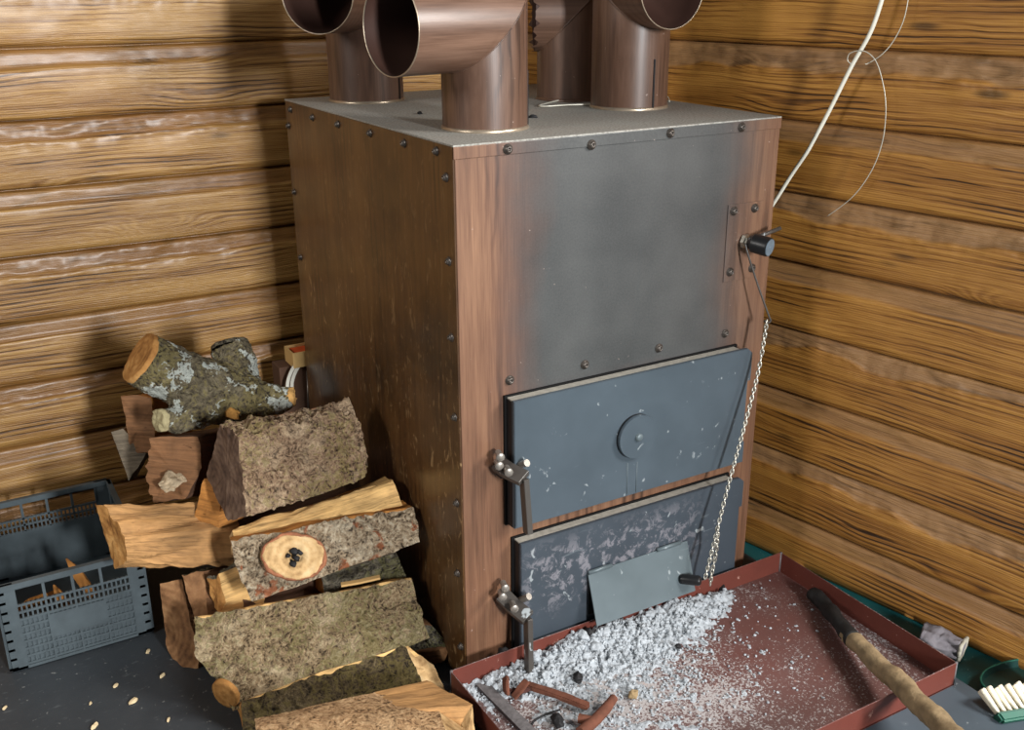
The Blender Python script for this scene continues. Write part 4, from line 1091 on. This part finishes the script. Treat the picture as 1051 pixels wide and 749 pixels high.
bm = bmesh.new(); p = bo + Vector((.0, .02, -.031)); add_box(bm, (p.x-.05, p.y-.03, 0), (p.x+.055, p.y+.035, p.z), .003);  # post added as a support, the box would float otherwise
tag(link_bm('box_support_post', bm, SP_DARK, None, False), 'dark wooden post added behind the stove to support the small wooden box', 'post')

# ------------------------------------------------------------------ cloth, dustpan and brush by the right wall
c0, c1 = oz(.028, 946, 649), oz(.024, 987, 665)
cl = thing('rolled_cloth', 'rolled grey cloth lying between the red tray and the right wall', 'cloth', tuple(oz(0, 965, 668)))
dv = (c1-c0); a, b = frame_of(dv); bm = bmesh.new(); N = 26
def roll(s, t):
    r = .030 - .003*s + .004*math.sin(3*t+s*5) + .003*math.sin(7*t+2*s)
    flat_ = .75
    return c0 + dv*s + a*(r*math.cos(t)) + b*(r*flat_*math.sin(t))
rr = []
for i in range(N+1):
    s = i/N; rr.append([bm.verts.new(roll(s, 2*PI*j/40)) for j in range(40)])
for A, B in zip(rr, rr[1:]):
    for j in range(40): bm.faces.new((A[j], A[(j+1) % 40], B[(j+1) % 40], B[j]))
bm.faces.new(rr[0][::-1])
inn = []
for s in (1.0, .75, .6):
    inn.append([bm.verts.new(c0+dv*s + (roll(s, 2*PI*j/40)-(c0+dv*s))*.82) for j in range(40)])
for A, B in zip([rr[-1]]+inn, inn):
    for j in range(40): bm.faces.new((A[j], A[(j+1) % 40], B[(j+1) % 40], B[j]))
bm.faces.new(inn[-1])
bmesh.ops.recalc_face_normals(bm, faces=bm.faces)
for v in bm.verts:
    v.co += Vector((fbm(v.co, 25), fbm(v.co+Vector((4, 2, 9)), 25), fbm(v.co+Vector((8, 5, 1)), 25)))*.007
    v.co.z = max(v.co.z, .001)
link_bm('roll', bm, M_CLOTH, cl)
bm = bmesh.new(); add_tube(bm, [roll(1.02, 2*PI*j/36) for j in range(36)], .0042, 8, closed=True)
for v in bm.verts: v.co.z = max(v.co.z, .002)
link_bm('hem', bm, M_HEM, cl)
bm = bmesh.new(); add_tube(bm, [roll(1.0, 2*PI*j/30)*.55+(c0+dv)*.45 for j in range(30)], .005, 8, closed=True); link_bm('inner_fold', bm, M_CLOTH, cl)

# dustpan: shallow curved pan with raised back lip
q0 = oz(.0, 1004, 702); 
pan = thing('dustpan', 'dark green plastic dustpan on the floor by the right wall', 'dustpan', tuple(oz(0, 1040, 735)))
u = (oz(0, 1060, 738)-oz(0, 1000, 742)); u.z = 0; u.normalize(); v_ = Vector((0, 0, 1)).cross(u)
def pan_pt(a, b, z): return q0 + u*a + v_*b + Vector((0, 0, z))
def pan_loop(sc, dz):
    pts = []
    for k in range(33):
        t = PI*k/32
        pts.append(pan_pt(.14-.150*sc*math.cos(t), -.03+.075*sc*math.sin(t), dz))
    for a_, b_ in ((.29, -.10), (.28, -.19), (.0, -.19), (-.01, -.10)): pts.append(pan_pt(.14+(a_-.14)*sc, b_*sc, dz if b_ > -.15 else .003))
    return pts
bm = bmesh.new(); loops = [[bm.verts.new(p) for p in pan_loop(*q)] for q in ((1.0, .022), (.985, .022), (.95, .0065), (.90, .0045))]
n_ = len(loops[0])
for A, B in zip(loops, loops[1:]):
    for j in range(n_): bm.faces.new((A[j], A[(j+1) % n_], B[(j+1) % n_], B[j]))
bm.faces.new(loops[-1])
ou = [bm.verts.new(p) for p in pan_loop(.97, .001)]
for j in range(n_): bm.faces.new((loops[0][j], ou[j], ou[(j+1) % n_], loops[0][(j+1) % n_]))
bm.faces.new(ou[::-1]); bmesh.ops.recalc_face_normals(bm, faces=bm.faces)
link_bm('pan', bm, M_GREEN, pan, True, ang=.7)
bm = bmesh.new(); add_tube(bm, [Vector(p)+Vector((0, 0, .0)) for p in pan_loop(.995, .022)], .0022, 6, closed=True); link_bm('pan_rim', bm, M_GREENW, pan)
# brush lying on the dustpan
b0, b1 = oz(.045, 1021, 733), oz(.045, 1075, 724)
br = thing('hand_brush', 'hand brush with cream bristle tufts and green painted back resting on the dustpan', 'brush', tuple(oz(.01, 1045, 735)))
ub = (b1-b0).normalized(); bd = (oz(.075, 1004, 704)-oz(.05, 1021, 728)); bl_ = bd.length; bd.normalize()
bm = bmesh.new(); add_obox(bm, b0+ub*.11-bd*.011, ub, bd, ub.cross(bd), .115, .010, .018, .004); link_bm('brush_back', bm, M_GREENW, br, False)
for i in range(14):
    for r_ in (0, 1):
        bm = bmesh.new(); p = b0 + ub*(.004+.0135*i+.006*r_) + ub.cross(bd)*(.008-.016*r_); ln = bl_*(1+.06*math.sin(i*2.3+r_))
        add_lathe(bm, [(0, .0035), (ln*.5, .0052), (ln*.96, .0066), (ln, .0055), (ln*.985, .0)], p, bd + ub*(.05*math.sin(i*1.7)), 9)
        link_bm('bristle_tuft', bm, M_BRIST, br)
bm = bmesh.new(); p = oz(0, 962, 645); add_box(bm, (.905, -.30, 0), (.925, -.12, .012), .002)
bm.free()

# ------------------------------------------------------------------ chips on the floor
for i, (px, py, r, lb) in enumerate([(137, 720, .007, 'larger pale wood chip on the grey floor in front of the crate'), (167, 694, .005, 'yellowish wood chip on the floor left of the pile foot'),
        (119, 704, .0045, 'small chip just below the crate front on the grey floor'), (97, 746, .006, 'pale chip on the floor at the bottom frame edge'), (5, 727, .004, 'tiny pale chip on the floor at the left frame edge'),
        (152, 669, .005, 'tiny white chip right below the crate right corner'), (173, 739, .004, 'small brown chip on the floor below the pile foot'),
        (93, 722, .003, 'pinhead white chip on the floor between the crate and the frame bottom')]):
    bm = bmesh.new(); p = oz(0, px, py); r *= 1.1; add_lump(bm, (p.x, p.y, r*.3), r, i*1.9+.3, (1.5, .8, .35), 2)
    for v in bm.verts: v.co.z = max(v.co.z, .0002)
    tag(link_bm('wood_chip', bm, M_CHIP, None, False), lb, 'wood chip', 'wood chips on the floor')
